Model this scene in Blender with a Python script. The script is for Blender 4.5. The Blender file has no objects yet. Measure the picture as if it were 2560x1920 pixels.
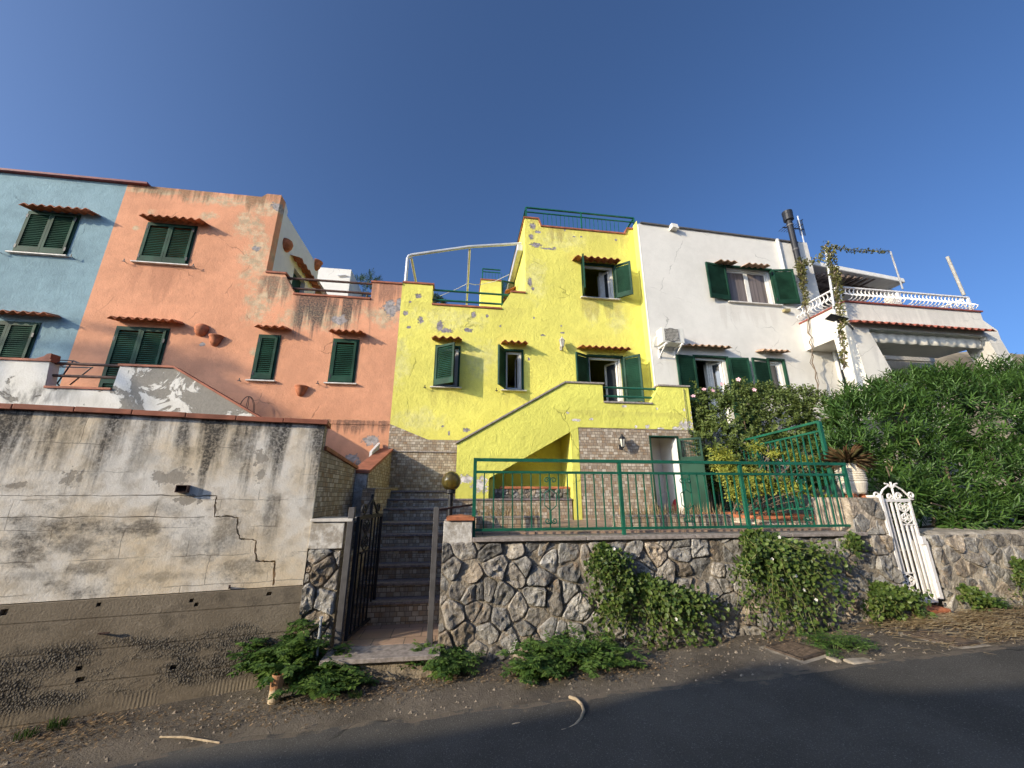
import bpy, math, random
import numpy as np
from mathutils import Vector, Matrix, noise as mn
from mathutils.geometry import tessellate_polygon
R=math.radians
rnd=random.Random(7)
S=bpy.context.scene
COL=S.collection

# ------------------------------------------------------------------ camera
F_PX=962.0; CAM_H=1.7; PITCH=R(16.1); YAW=R(7.9)
cd=bpy.data.cameras.new('camera'); cam=bpy.data.objects.new('camera',cd); COL.objects.link(cam)
cam.location=(0,0,CAM_H); cam.rotation_euler=(R(90)+PITCH,0,-YAW)
cd.sensor_fit='HORIZONTAL'; cd.sensor_width=36.0; cd.lens=36.0*F_PX/2560.0
cd.clip_start=0.05; cd.clip_end=5000
S.camera=cam
def ray(u,v):
    xc=(u-1280)/F_PX; yc=(960-v)/F_PX
    x,y,z=xc,math.cos(PITCH)-yc*math.sin(PITCH),math.sin(PITCH)+yc*math.cos(PITCH)
    c,s=math.cos(YAW),math.sin(YAW)
    return Vector((x*c+y*s,-x*s+y*c,z))
CAMP=Vector((0,0,CAM_H))
# a measured point of the photograph put on a known wall plane (metres)
def at(u,v,Y): r=ray(u,v); return CAMP+r*(Y/r.y)
def atX(u,v,X): r=ray(u,v); return CAMP+r*(X/r.x)
def atZ(u,v,Z): r=ray(u,v); return CAMP+r*((Z-CAM_H)/r.z)
def xz(u,v,Y): p=at(u,v,Y); return (p.x,p.z)
SLOPE=.041
def gz(x): return SLOPE*max(-30,min(20,x))       # the street climbs to the right

# ------------------------------------------------------------------ mesh builder
ROOT={}
def rootloc(o): return ROOT.get(o.name,Vector((0,0,0)))
class MB:
    def __init__(s): s.v=[]; s.f=[]; s.c=[]; s.uvt=None
    def add(s,vs,fs,col=None):
        b=len(s.v); s.v.extend([tuple(p) for p in vs]); s.f.extend([tuple(b+i for i in f) for f in fs])
        s.c.extend([col]*len(fs)); return s
    def box(s,x0,x1,y0,y1,z0,z1,M=None):
        vs=[Vector((x,y,z)) for z in (z0,z1) for y in (y0,y1) for x in (x0,x1)]
        if M: vs=[M@p for p in vs]
        return s.add(vs,[(0,2,3,1),(4,5,7,6),(0,1,5,4),(2,6,7,3),(0,4,6,2),(1,3,7,5)])
    def prism(s,poly,a0,a1,axis='y',holes=()):
        loops=[[Vector((p[0],p[1],0)) for p in poly]]+[[Vector((p[0],p[1],0)) for p in h] for h in holes]
        tris=tessellate_polygon(loops)
        flat=[p for l in loops for p in l]
        def P(p,a):
            if axis=='y': return (p.x,a,p.y)
            if axis=='x': return (a,p.x,p.y)
            return (p.x,p.y,a)
        n=len(flat)
        vs=[P(p,a0) for p in flat]+[P(p,a1) for p in flat]
        fs=[]
        def area(t): a,b,c=[flat[i] for i in t]; return (b.x-a.x)*(c.y-a.y)-(b.y-a.y)*(c.x-a.x)
        for t in tris:
            t=tuple(t)
            if area(t)<0: t=t[::-1]
            # ccw in (p0,p1)
            fr=t if axis in('y',) else t[::-1]
            fs.append(fr); fs.append(tuple(n+i for i in fr[::-1]))
        b=0
        for k,l in enumerate(loops):
            m=len(l)
            ar=sum(l[i].x*l[(i+1)%m].y-l[(i+1)%m].x*l[i].y for i in range(m))
            ccw=ar>0
            for i in range(m):
                j=(i+1)%m; q=(b+i,n+b+i,n+b+j,b+j)
                flip=(ccw if k==0 else not ccw)
                if axis!='y': flip=not flip
                fs.append(q[::-1] if not flip else q)
            b+=m
        return s.add(vs,fs)
    def tube(s,pts,r,n=8,cap=True,closed=False,flat=None):
        pts=[Vector(p) for p in pts]; m=len(pts)
        rs=r if isinstance(r,(list,tuple)) else [r]*m
        vs=[];fs=[]
        t0=(pts[1]-pts[0]).normalized()
        up=Vector((0,0,1)) if abs(t0.z)<.9 else Vector((0,1,0))
        a=t0.cross(up).normalized()
        for i in range(m):
            if closed: t=(pts[(i+1)%m]-pts[i-1]).normalized()
            else: t=(pts[min(i+1,m-1)]-pts[max(i-1,0)]).normalized()
            a=(a-t*a.dot(t))
            if a.length<1e-6: a=t.orthogonal()
            a.normalize(); bb=t.cross(a)
            for k in range(n):
                th=2*math.pi*(k+.5)/n
                q=pts[i]+a*math.cos(th)*rs[i]+bb*math.sin(th)*rs[i]*(flat or 1)
                vs.append(q)
        for i in range(m if closed else m-1):
            for k in range(n):
                i2=(i+1)%m; k2=(k+1)%n
                fs.append((i*n+k,i*n+k2,i2*n+k2,i2*n+k))
        if cap and not closed:
            fs.append(tuple(range(n))[::-1]); fs.append(tuple((m-1)*n+k for k in range(n)))
        return s.add(vs,fs)
    def bar(s,a,b,w,h=None):
        """square bar from a to b"""
        h=h or w; a=Vector(a);b=Vector(b); t=(b-a).normalized()
        up=Vector((0,0,1)) if abs(t.z)<.9 else Vector((0,1,0))
        x=t.cross(up).normalized()*w/2; y=x.cross(t).normalized()*h/2
        vs=[p+q for p in (a,b) for q in (-x-y,x-y,x+y,-x+y)]
        return s.add(vs,[(3,2,1,0),(4,5,6,7),(0,1,5,4),(1,2,6,5),(2,3,7,6),(3,0,4,7)])
    def lathe(s,prof,c,n=24,M=None):
        vs=[];fs=[];c=Vector(c);m=len(prof)
        for r,z in prof:
            for k in range(n):
                th=2*math.pi*k/n; p=Vector((r*math.cos(th),r*math.sin(th),z))
                if M: p=M@p
                vs.append(c+p)
        for i in range(m-1):
            for k in range(n):
                k2=(k+1)%n; fs.append((i*n+k,i*n+k2,(i+1)*n+k2,(i+1)*n+k))
        fs.append(tuple(range(n))[::-1]); fs.append(tuple((m-1)*n+k for k in range(n)))
        return s.add(vs,fs)
    def build(s,name,mat,parent=None,smooth=False,bevel=0,loc=None,sub=None):
        off=Vector(loc) if loc is not None else (rootloc(parent) if parent else Vector((0,0,0)))
        me=bpy.data.meshes.new(name)
        me.from_pydata([(p[0]-off.x,p[1]-off.y,p[2]-off.z) for p in s.v],[],s.f)
        if any(c is not None for c in s.c):
            at_=me.color_attributes.new('tint','FLOAT_COLOR','CORNER')
            arr=[]
            for f,c in zip(s.f,s.c):
                c=c if c is not None else .5
                c=c if isinstance(c,tuple) else (c,c,c)
                arr.extend([c[0],c[1],c[2],1.0]*len(f))
            at_.data.foreach_set('color',arr)
        if smooth: me.polygons.foreach_set('use_smooth',[True]*len(me.polygons))
        me.materials.append(mat); me.update()
        o=bpy.data.objects.new(name,me); COL.objects.link(o)
        if parent: o.parent=parent; ROOT[o.name]=off
        else: o.location=off; ROOT[o.name]=off
        if bevel:
            b=o.modifiers.new('bevel','BEVEL'); b.width=bevel; b.segments=2; b.limit_method='ANGLE'; b.angle_limit=R(40)
        return o
def tag(o,label=None,cat=None,group=None,kind=None):
    if label: o['label']=label
    if cat: o['category']=cat
    if group: o['group']=group
    if kind: o['kind']=kind
    return o
def thing(name,label,cat,loc,group=None):
    o=bpy.data.objects.new(name,None); COL.objects.link(o); o.location=loc; o.empty_display_size=.2
    ROOT[o.name]=Vector(loc); return tag(o,label,cat,group)

# ------------------------------------------------------------------ node helpers
class NT:
    def __init__(s,name,rough=.8,spec=.3):
        s.m=bpy.data.materials.new(name); s.m.use_nodes=True; s.t=s.m.node_tree
        s.b=s.t.nodes['Principled BSDF']; s.b.inputs['Roughness'].default_value=rough
        s.b.inputs['Specular IOR Level'].default_value=spec
        s.geo=s.t.nodes.new('ShaderNodeNewGeometry'); s.P=s.geo.outputs['Position']; s.h=[]
    def n(s,typ,ins={},**props):
        nd=s.t.nodes.new(typ)
        for k,v in props.items(): setattr(nd,k,v)
        for k,v in ins.items():
            sk=nd.inputs[k]
            if isinstance(v,bpy.types.NodeSocket): s.t.links.new(v,sk)
            else: sk.default_value=v
        return nd
    def math(s,op,a,b=0.0,c=0.0,clamp=False):
        return s.n('ShaderNodeMath',{0:a,1:b,2:c},operation=op,use_clamp=clamp).outputs[0]
    def vmath(s,op,a,b): return s.n('ShaderNodeVectorMath',{0:a,1:b},operation=op).outputs[0]
    def noise(s,scale,detail=4,rough=.55,vec=None,dist=0.0):
        return s.n('ShaderNodeTexNoise',{'Vector':vec or s.P,'Scale':scale,'Detail':detail,'Roughness':rough,'Distortion':dist}).outputs['Fac']
    def stretch(s,x,y,z,off=(0,0,0)): return s.vmath('ADD',s.vmath('MULTIPLY',s.P,(x,y,z)),off)
    def ss(s,v,lo,hi,a=0.0,b=1.0):
        return s.n('ShaderNodeMapRange',{'Value':v,'From Min':lo,'From Max':hi,'To Min':a,'To Max':b},interpolation_type='SMOOTHSTEP').outputs[0]
    def mix(s,f,a,b,blend='MIX'):
        nd=s.n('ShaderNodeMix',data_type='RGBA',blend_type=blend)
        for i,v in ((0,f),(6,a),(7,b)):
            if isinstance(v,bpy.types.NodeSocket): s.t.links.new(v,nd.inputs[i])
            elif i==0: nd.inputs[0].default_value=v
            else: nd.inputs[i].default_value=(*v,1) if len(v)==3 else v
        return nd.outputs[2]
    def sep(s,v=None): return s.n('ShaderNodeSeparateXYZ',{0:v or s.P}).outputs
    def attr(s,name='tint'): return s.n('ShaderNodeAttribute',attribute_name=name)
    def color(s,c):
        if isinstance(c,bpy.types.NodeSocket): s.t.links.new(c,s.b.inputs['Base Color'])
        else: s.b.inputs['Base Color'].default_value=(*c,1)
        return s
    def bump(s,h,strength=.5,dist=.02):
        nd=s.n('ShaderNodeBump',{'Height':h,'Strength':strength,'Distance':dist})
        if s.h: s.t.links.new(s.h[-1],nd.inputs['Normal'])
        s.h.append(nd.outputs[0]); s.t.links.new(nd.outputs[0],s.b.inputs['Normal']); return s
    def blob(s,c,r,warp,amt=1.45,edge=(.75,.62)):
        """irregular patch mask in wall coordinates x,z"""
        d=s.vmath('MULTIPLY',s.vmath('SUBTRACT',s.P,(c[0],0,c[1])),(1/r[0],0,1/r[1]))
        l=s.n('ShaderNodeVectorMath',{0:d},operation='LENGTH').outputs['Value']
        l=s.math('ADD',l,s.math('MULTIPLY',s.math('SUBTRACT',warp,.5),amt*2))
        return s.ss(l,*edge)
    def maxs(s,l):
        r=l[0]
        for k in l[1:]: r=s.math('MAXIMUM',r,k)
        return r
def simple(name,col,rough=.6,var=.15,nscale=8,metal=0.0,bump=0,bscale=60,bd=.004,spec=.4):
    t=NT(name,rough,spec); t.b.inputs['Metallic'].default_value=metal
    f=t.noise(nscale,4)
    a=tuple(max(0,c*(1-var)) for c in col); b=tuple(min(1,c*(1+var)) for c in col)
    t.color(t.mix(t.ss(f,.3,.7),a,b))
    if bump: t.bump(t.noise(bscale,3),bump,bd)
    return t.m

def plaster(name,base,blobs=(),patch=(.36,.34,.33),var=.06,grain=.5,streaks=None,extra=None,pale=None,gscale=34,wscale=7.0):
    t=NT(name,.92,.15)
    big=t.noise(.8,5,.6); mid=t.noise(5,5,.6)
    a=tuple(c*(1-var*1.6) for c in base); b=tuple(min(1,c*(1+var)) for c in base)
    col=t.mix(t.ss(t.math('ADD',t.math('MULTIPLY',big,.6),t.math('MULTIPLY',mid,.4)),.35,.65),a,b)
    warp=t.noise(wscale,8,.72)
    if pale:   # faded / washed-out areas : list of (centre, radius), colour
        wp=t.noise(3.2,9,.74); m=t.maxs([t.blob(c,r,wp,1.3,(1.0,.35)) for c,r in pale[0]])
        m=t.math('MULTIPLY',m,t.ss(t.noise(11,7,.75),.36,.56,.2,1.0))
        col=t.mix(t.math('MULTIPLY',m,pale[2]),col,t.mix(t.ss(t.noise(6,5,.6,t.stretch(1,1,1,(4,4,4))),.4,.6),pale[1],tuple(c*.72 for c in pale[1])))
    if streaks:
        # dark run-off stains : (xa,xb,ztop,length,strength,colour)
        _,_,z=t.sep(); x=t.sep()[0]
        for (xa,xb,zt,ln,st,sc) in streaks:
            sv=t.noise(1.0,5,.6,t.stretch(7,7,.45,(xa*3,0,0)))
            g=t.math('MULTIPLY',t.ss(z,zt-ln,zt),t.ss(z,zt+.08,zt+.02))
            wx=t.math('MULTIPLY',t.ss(x,xa-.1,xa+.1),t.ss(x,xb+.1,xb-.1))
            thr=t.math('SUBTRACT',.78,t.math('MULTIPLY',g,.42))
            m=t.ss(t.math('SUBTRACT',sv,thr),-.04,.14)
            m=t.math('MULTIPLY',t.math('MULTIPLY',m,wx),t.math('MULTIPLY',t.ss(g,0,.3),st))
            m=t.math('MULTIPLY',m,t.ss(t.noise(26,4,.7),.25,.62,.45,1))
            col=t.mix(m,col,sc)
    h=t.math('ADD',t.math('MULTIPLY',t.noise(gscale,5,.62,dist=.8),.6),t.math('MULTIPLY',t.noise(8,4,.6,dist=.6),.7))
    if blobs:
        m=t.maxs([t.blob(c,r,warp) for c,r in blobs])
        pc=t.mix(t.ss(t.noise(14,4),.35,.65),tuple(p*.75 for p in patch),tuple(min(1,p*1.35) for p in patch))
        col=t.mix(m,col,pc)
        h=t.math('SUBTRACT',h,t.math('MULTIPLY',m,.35))
    # hairline cracks
    wv=t.n('ShaderNodeTexVoronoi',{'Vector':t.vmath('ADD',t.P,t.vmath('MULTIPLY',t.n('ShaderNodeTexNoise',{'Vector':t.P,'Scale':3.0,'Detail':4}).outputs['Color'],(.35,.35,.35))),'Scale':.55},feature='DISTANCE_TO_EDGE').outputs['Distance']
    cr=t.math('MULTIPLY',t.ss(wv,.006,.001),t.ss(t.noise(1.3,2),.5,.62))
    col=t.mix(t.math('MULTIPLY',cr,.55),col,tuple(c*.35 for c in base))
    h=t.math('SUBTRACT',h,t.math('MULTIPLY',cr,.3))
    if extra: col,h=extra(t,col,h)
    t.color(col); t.bump(h,min(1,grain),.018*max(1,grain)); return t.m
# ------------------------------------------------------------------ materials
YF=8.5      # house fronts
YP=7.3      # stair parapets / storage front
YWH=8.2     # white house front
YST=4.716   # stone wall along the street
GREEN=simple('green_shutter_paint',(.014,.050,.031),.6,.4,2.5,spec=.15)
GREEN_RAIL=simple('green_rail_paint',(.012,.105,.065),.35,.2,5)
TERRA=simple('terracotta',(.43,.15,.07),.8,.35,9,bump=.3)
COPE=simple('terracotta_coping',(.33,.115,.065),.75,.25,6,bump=.2)
WHITEP=simple('white_frame_paint',(.72,.70,.66),.5,.08,7)
MARBLE=simple('marble_slab',(.62,.58,.53),.5,.18,9)
GREYSLAB=simple('grey_stone_slab',(.30,.26,.235),.65,.3,22,bump=.15)
STAIRSLAB=simple('dark_granite_tread',(.20,.17,.165),.6,.3,30)
RUST=simple('rusty_brown_bar',(.085,.045,.035),.75,.4,18)
BLACKI=simple('black_iron',(.016,.017,.022),.5,.3,12)
GREYMET=simple('grey_painted_metal',(.10,.094,.094),.5,.2,9)
WHITEMET=simple('white_painted_iron',(.78,.75,.72),.45,.1,14)
RUSTWHITE=None
GALV=simple('galvanised_pipe',(.62,.63,.65),.4,.12,6,metal=.3)
DARKROOM=simple('room_plaster',(.30,.27,.24),.9,.1)
ACP=simple('ac_casing',(.66,.64,.58),.5,.06)
DARKGRILL=simple('dark_grille',(.05,.045,.045),.6,.2)
WOODSTICK=simple('dry_stick',(.42,.33,.22),.8,.25,20)
BARK=simple('bark',(.16,.12,.085),.9,.3,20,bump=.4)
CREAMBAND=simple('cream_edge',(.70,.62,.42),.8,.1)

def glass_mat():
    t=NT('window_glass',.05,.5); t.color((.03,.035,.04)); return t.m
GLASS=glass_mat()
def curtained():
    t=NT('curtained_glass',.08,.5); t.color(t.mix(t.ss(t.noise(1.0,4,.6,t.stretch(16,16,.4)),.35,.65),(.10,.082,.075),(.20,.165,.15))); return t.m
GLASSC=curtained()
CURTAIN=simple('white_lace_curtain',(.66,.64,.60),.9,.1,20)

BLUE=plaster('blue_plaster',(.25,.365,.41),var=.10,grain=.8)
def pk(u,v,w,h):
    c=xz(u,v,YF); s=YF/ (F_PX*.95)
    return (c,(w*s,h*s))
PINK=plaster('pink_plaster',(.71,.345,.205),var=.09,grain=.75,
  blobs=[pk(690,515,22,18),pk(640,620,14,12),pk(975,770,26,30),pk(1000,765,18,26),pk(850,800,26,16),pk(505,860,9,6),pk(655,940,5,4),pk(880,1150,24,16),pk(925,1100,26,14)],
  patch=(.33,.30,.29),
  pale=([pk(640,640,40,100),pk(660,520,70,30),pk(560,500,120,22),pk(655,760,50,70),pk(800,790,130,42),pk(690,720,60,50),pk(380,530,16,10),pk(520,540,30,16),pk(960,790,50,40),pk(640,880,16,16),pk(400,480,90,10),pk(620,560,40,60),pk(340,570,10,8)],(.64,.50,.33),.95),
  streaks=[(-3.8,-2.15,6.05,1.7,1.0,(.10,.08,.07)),(-4.6,-3.9,6.5,1.2,.75,(.13,.09,.07)),(-7.8,-4.6,8.75,.9,.8,(.20,.14,.085)),(-7.2,-6.2,6.6,1.6,.3,(.25,.11,.07)),(-2.2,-1.5,6.5,1.0,.6,(.13,.09,.08)),(-3.0,-1.5,3.2,.55,.8,(.10,.07,.06))])
YELLOW=plaster('yellow_plaster',(.76,.70,.16),var=.075,grain=1.15,gscale=22,wscale=20.0,
  blobs=[pk(1046,740,11,9),pk(1025,755,5,4),pk(1014,783,9,9),pk(1052,800,9,14),pk(1022,818,8,5),pk(1100,815,12,20),pk(1115,826,22,8),pk(1170,825,16,8),pk(1184,787,9,13),pk(1218,790,5,7),pk(1332,565,12,14),pk(1345,580,14,6),pk(1328,592,9,12),pk(1340,612,22,10),pk(1387,620,6,5),pk(1372,622,30,4),pk(1325,705,8,18),pk(1332,722,6,7),pk(1436,592,6,4),pk(1453,592,5,4),pk(1540,600,5,5),pk(1250,815,4,5),pk(1335,795,4,4),pk(1357,838,9,4),pk(1406,832,7,4),pk(1165,1075,12,7),pk(1123,1083,3,7),pk(1107,1066,4,3),pk(1323,898,5,5),pk(1412,575,4,6),pk(1403,815,3,3)],
  patch=(.27,.245,.26),
  pale=([pk(1120,800,120,40),pk(1200,900,60,60),pk(1000,900,30,90),pk(1400,600,90,40),pk(1540,800,40,60),pk(1340,700,40,80),pk(1050,1050,70,40),pk(1480,780,30,50)],(.78,.73,.33),.6),
  streaks=[(2.2,2.6,8.7,1.1,.6,(.30,.22,.08)),(1.55,4.4,8.75,.25,.5,(.35,.28,.10)),(2.9,4.0,6.5,1.1,.55,(.42,.33,.09)),(-.7,.05,4.0,.9,.4,(.42,.36,.1)),(.95,1.55,4.0,.8,.4,(.42,.36,.1)),(1.55,4.5,8.7,1.0,.4,(.45,.36,.12)),(-1.4,1.5,6.1,.6,.25,(.4,.34,.1))])
def pp(u,v,w,h):
    c=xz(u,v,YP); s=YP/F_PX
    return (c,(w*s,h*s))
YELLOWP=plaster('yellow_parapet_plaster',(.745,.715,.15),var=.075,grain=1.15,gscale=22,wscale=18.0,
  blobs=[pp(1715,1065,26,22),pp(1690,1072,18,8),pp(1735,1045,10,30),pp(1590,1067,5,5),pp(1618,1066,9,6),pp(1650,1072,14,5),pp(1420,1032,6,4),pp(1440,1050,14,5),pp(1478,1048,7,4),pp(1643,1022,4,4),pp(1560,1015,10,4),pp(1165,1198,26,14),pp(1200,1212,24,26),pp(1710,1025,4,6)],
  patch=(.62,.57,.53),streaks=[(1.9,4.6,3.3,.2,.3,(.4,.34,.1))])
WHITE=plaster('white_plaster',(.675,.65,.60),var=.045,grain=.35,gscale=60,
  streaks=[(4.6,9.4,8.95,.45,.45,(.45,.42,.38)),(6.5,8.2,6.4,1.0,.4,(.5,.46,.41)),(4.6,9.3,4.9,.9,.2,(.52,.48,.43))])
WHITE2=plaster('white_villa_plaster',(.70,.66,.59),var=.05,grain=.35,gscale=60,
  streaks=[(8.5,12.6,5.95,.8,.3,(.4,.38,.35)),(9.2,13.5,5.2,1.6,.35,(.35,.33,.31))])
GREYWHITE=plaster('shaded_white_render',(.76,.76,.76),var=.04,grain=.5)
SHED=plaster('white_shed_render',(.78,.76,.72),var=.04,grain=.4)

def clad():
    t=NT('faux_stone_cladding',.75,.25)
    x,y,z=t.sep()
    u=t.math('ADD',x,y)
    v=t.n('ShaderNodeCombineXYZ',{0:u,1:z,2:0}).outputs[0]
    def bt(w,h,off,sc):
        return t.n('ShaderNodeTexBrick',{'Vector':t.vmath('ADD',v,off),'Color1':(1,1,1,1),'Color2':(0,0,0,1),'Mortar':(.5,.5,.5,1),'Scale':1.0,'Mortar Size':.004,'Mortar Smooth':.4,'Brick Width':w,'Row Height':h,'Bias':0.0},offset=.43,squash=.62,squash_frequency=3)
    b=bt(.088,.056,(0,0,0),1); b2=bt(.31,.224,(.1,.03,0),1)
    sel=t.noise(40,0,0,t.vmath('SNAP',v,(.088,.056,1)))
    f=t.math('ADD',t.math('MULTIPLY',b.outputs['Color'],.6),t.math('MULTIPLY',t.noise(13,2),.7))
    rampn=t.n('ShaderNodeValToRGB',{0:f}); el=rampn.color_ramp.elements
    el[0].position=.2; el[0].color=(.27,.175,.105,1); el[1].position=.95; el[1].color=(.60,.53,.43,1)
    for p,c in ((.42,(.38,.28,.185)),(.6,(.34,.29,.23)),(.75,(.50,.41,.30))):
        e=el.new(p); e.color=(*c,1)
    mort=b.outputs['Fac']
    col=t.mix(mort,rampn.outputs[0],(.17,.13,.095))
    col=t.mix(t.math('MULTIPLY',b2.outputs['Fac'],.65),col,(.12,.09,.07))
    col=t.mix(t.ss(t.noise(1.1,5),.5,.75,0,.35),col,(.20,.17,.14))
    t.color(col)
    h=t.math('SUBTRACT',t.math('ADD',t.math('MULTIPLY',f,.6),t.math('MULTIPLY',t.noise(90,3),.35)),mort)
    t.bump(h,.8,.012); return t.m
CLAD=clad()
def tile_floor():
    t=NT('terrace_floor_tiles',.6,.3)
    b=t.n('ShaderNodeTexBrick',{'Vector':t.P,'Color1':(.44,.30,.22,1),'Color2':(.36,.245,.18,1),'Mortar':(.14,.11,.09,1),'Scale':1.0,'Mortar Size':.006,'Brick Width':.33,'Row Height':.33},offset=.5)
    t.color(t.mix(t.ss(t.noise(6,5),.35,.7,0,.4),b.outputs['Color'],(.28,.22,.17))); t.bump(t.math('SUBTRACT',t.noise(40,3),b.outputs['Fac']),.3,.005); return t.m
FLOORT=tile_floor()

# peeling garden parapet
def peel():
    t=NT('peeling_white_paint',.92,.15)
    big=t.noise(1.9,9,.66,dist=.6); x,y,z=t.sep()
    bias=t.math('ADD',t.ss(x,-6.1,-5.0,-.06,.085),t.ss(z,2.4,3.6,.0,.03))
    bare=t.ss(t.math('ADD',big,bias),.535,.555)
    greyc=t.mix(t.noise(22,5,.6),(.20,.185,.16),(.36,.335,.29))
    dark=t.ss(t.noise(1.0,6,.65,t.stretch(2.2,2.2,.8,(5,0,3))),.54,.68)
    white=t.mix(t.ss(t.noise(3,6),.3,.7),(.66,.63,.56),(.76,.735,.68))
    col=t.mix(bare,white,greyc)
    col=t.mix(t.math('MULTIPLY',dark,t.ss(x,-6.2,-7.2,.15,.85)),col,(.11,.105,.10))
    t.color(col)
    t.bump(t.math('SUBTRACT',t.math('MULTIPLY',t.noise(30,5),.5),t.math('MULTIPLY',bare,.6)),.7,.02); return t.m
PEEL=peel()

# street-side rendered wall
def lw_pt(u,v):
    n=Vector((math.sin(R(9.9)),-math.cos(R(9.9)),0)); r=ray(u,v); return CAMP+r*((Vector((-1.56,4.72,0))-CAMP).dot(n)/r.dot(n))
def oldwall():
    t=NT('stained_cream_render',.93,.12)
    x,y,z=t.sep()
    a=t.noise(1.3,8,.62); b=t.noise(6,7,.65); c=t.noise(60,4,.6)
    col=t.mix(t.ss(a,.36,.62),(.86,.71,.50),(.88,.825,.73))
    col=t.mix(t.ss(b,.44,.68,0,.5),col,(.40,.32,.215))
    col=t.mix(t.ss(t.noise(2.4,8,.7,t.stretch(1,1,1.4,(9,3,1))),.55,.72,0,.6),col,(.66,.63,.56))
    # black algae runs from the coping
    sv=t.noise(1.0,6,.62,t.stretch(4.6,4.6,.5,(1.7,0,0)))
    g=t.ss(z,1.3,2.5)
    m=t.ss(t.math('SUBTRACT',sv,t.math('SUBTRACT',.635,t.math('MULTIPLY',g,.21))),-.04,.13)
    m=t.math('MULTIPLY',m,t.ss(g,.0,.35))
    wb=t.math('MULTIPLY',t.math('SUBTRACT',t.noise(2.6,5,.6),.5),.22); hf=t.noise(1.0,6,.7,t.stretch(16,16,1.6,(3,1,0)))
    for (us,vs_,wd,ln,st) in ((20,1030,.22,.55,.55),(178,1035,.07,.8,.7),(285,1040,.14,.75,.85),(370,1045,.07,1.0,.65),(470,1050,.085,.72,1.0),(556,1050,.055,.8,.95),(606,1052,.10,.70,1.0),(645,1055,.05,.45,.9),(716,1056,.045,.55,.9),(690,1240,.075,.75,.75),(595,1300,.13,.55,.6)):
        q=lw_pt(us,vs_); gg=t.math('ADD',t.math('SUBTRACT',x,q.x),wb); pr_f=t.ss(t.math('ABSOLUTE',gg),wd*1.35,wd*.25); vf=t.math('MULTIPLY',t.ss(z,q.z-ln,q.z-ln*.25),t.ss(z,q.z+.06,q.z-.02))
        mm=t.math('MULTIPLY',t.math('MULTIPLY',pr_f,vf),t.ss(hf,.3,.58,.35,1.0)); m=t.math('MAXIMUM',m,t.math('MULTIPLY',mm,st))
    m2=t.ss(t.noise(1.0,9,.72,t.stretch(1.5,1.5,2.4,(4,2,7))),.52,.68)
    m2=t.math('MULTIPLY',m2,t.math('MULTIPLY',t.ss(z,2.1,1.5),t.ss(z,.5,.62)))
    for (us,vs_,rx,rz,st) in ((330,1320,.42,.10,.9),(190,1360,.25,.12,.8),(480,1370,.16,.22,.55),(560,1340,.2,.28,.75),(600,1420,.22,.12,.7),(220,1420,.22,.08,.8),(90,1440,.25,.06,.55),(420,1440,.3,.05,.5),(60,1310,.2,.06,.5),(405,1270,.18,.08,.5)):
        q=lw_pt(us,vs_); m2=t.math('MAXIMUM',m2,t.math('MULTIPLY',t.blob((q.x,q.z),(rx,rz),t.noise(5,8,.72,t.stretch(1,1,1.3,(us*.1,0,0))),1.5,(1.05,.25)),st*.95))
    sp=t.ss(t.noise(38,6,.65),.3,.6,.5,1.0)
    m=t.math('MULTIPLY',t.math('MAXIMUM',m,t.math('MULTIPLY',m2,.9)),sp)
    col=t.mix(t.math('MULTIPLY',m,.95),col,(.055,.051,.047))
    # patched mortar
    pm=t.maxs([t.blob((q.x,q.z),(r1,r2),t.noise(12,7,.7),1.6) for q,r1,r2 in ((at(460,1195,4.6),.13,.12),(at(410,1190,4.5),.10,.09),(at(200,1195,4.45),.1,.1),(at(655,1145,4.65),.09,.09),(at(40,1215,4.3),.15,.05),(at(655,1190,4.65),.07,.1),(at(480,1250,4.6),.14,.05))])
    col=t.mix(t.math('MULTIPLY',pm,.75),col,t.mix(t.noise(20,4),(.20,.175,.14),(.38,.33,.27)))
    # block joints showing through
    u=t.math('ADD',x,t.math('MULTIPLY',y,.17))
    wob=t.math('MULTIPLY',t.math('SUBTRACT',t.noise(5,4),.5),.05)
    vv=t.n('ShaderNodeCombineXYZ',{0:t.math('ADD',u,wob),1:t.math('ADD',t.math('ADD',z,wob),-.045),2:0}).outputs[0]
    br=t.n('ShaderNodeTexBrick',{'Vector':vv,'Scale':1.0,'Mortar Size':.0035,'Mortar Smooth':.2,'Brick Width':.55,'Row Height':.268},offset=.37).outputs['Fac']
    bm=t.math('MULTIPLY',br,t.ss(t.noise(2.1,4),.44,.58))
    col=t.mix(t.math('MULTIPLY',bm,.6),col,(.13,.11,.09))
    t.color(col)
    h=t.math('ADD',t.math('MULTIPLY',b,.7),t.math('MULTIPLY',c,.35))
    h=t.math('SUBTRACT',h,t.math('MULTIPLY',bm,.35)); h=t.math('SUBTRACT',h,t.math('MULTIPLY',pm,.12))
    t.bump(h,.5,.016); return t.m
OLDWALL=oldwall()
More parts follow.
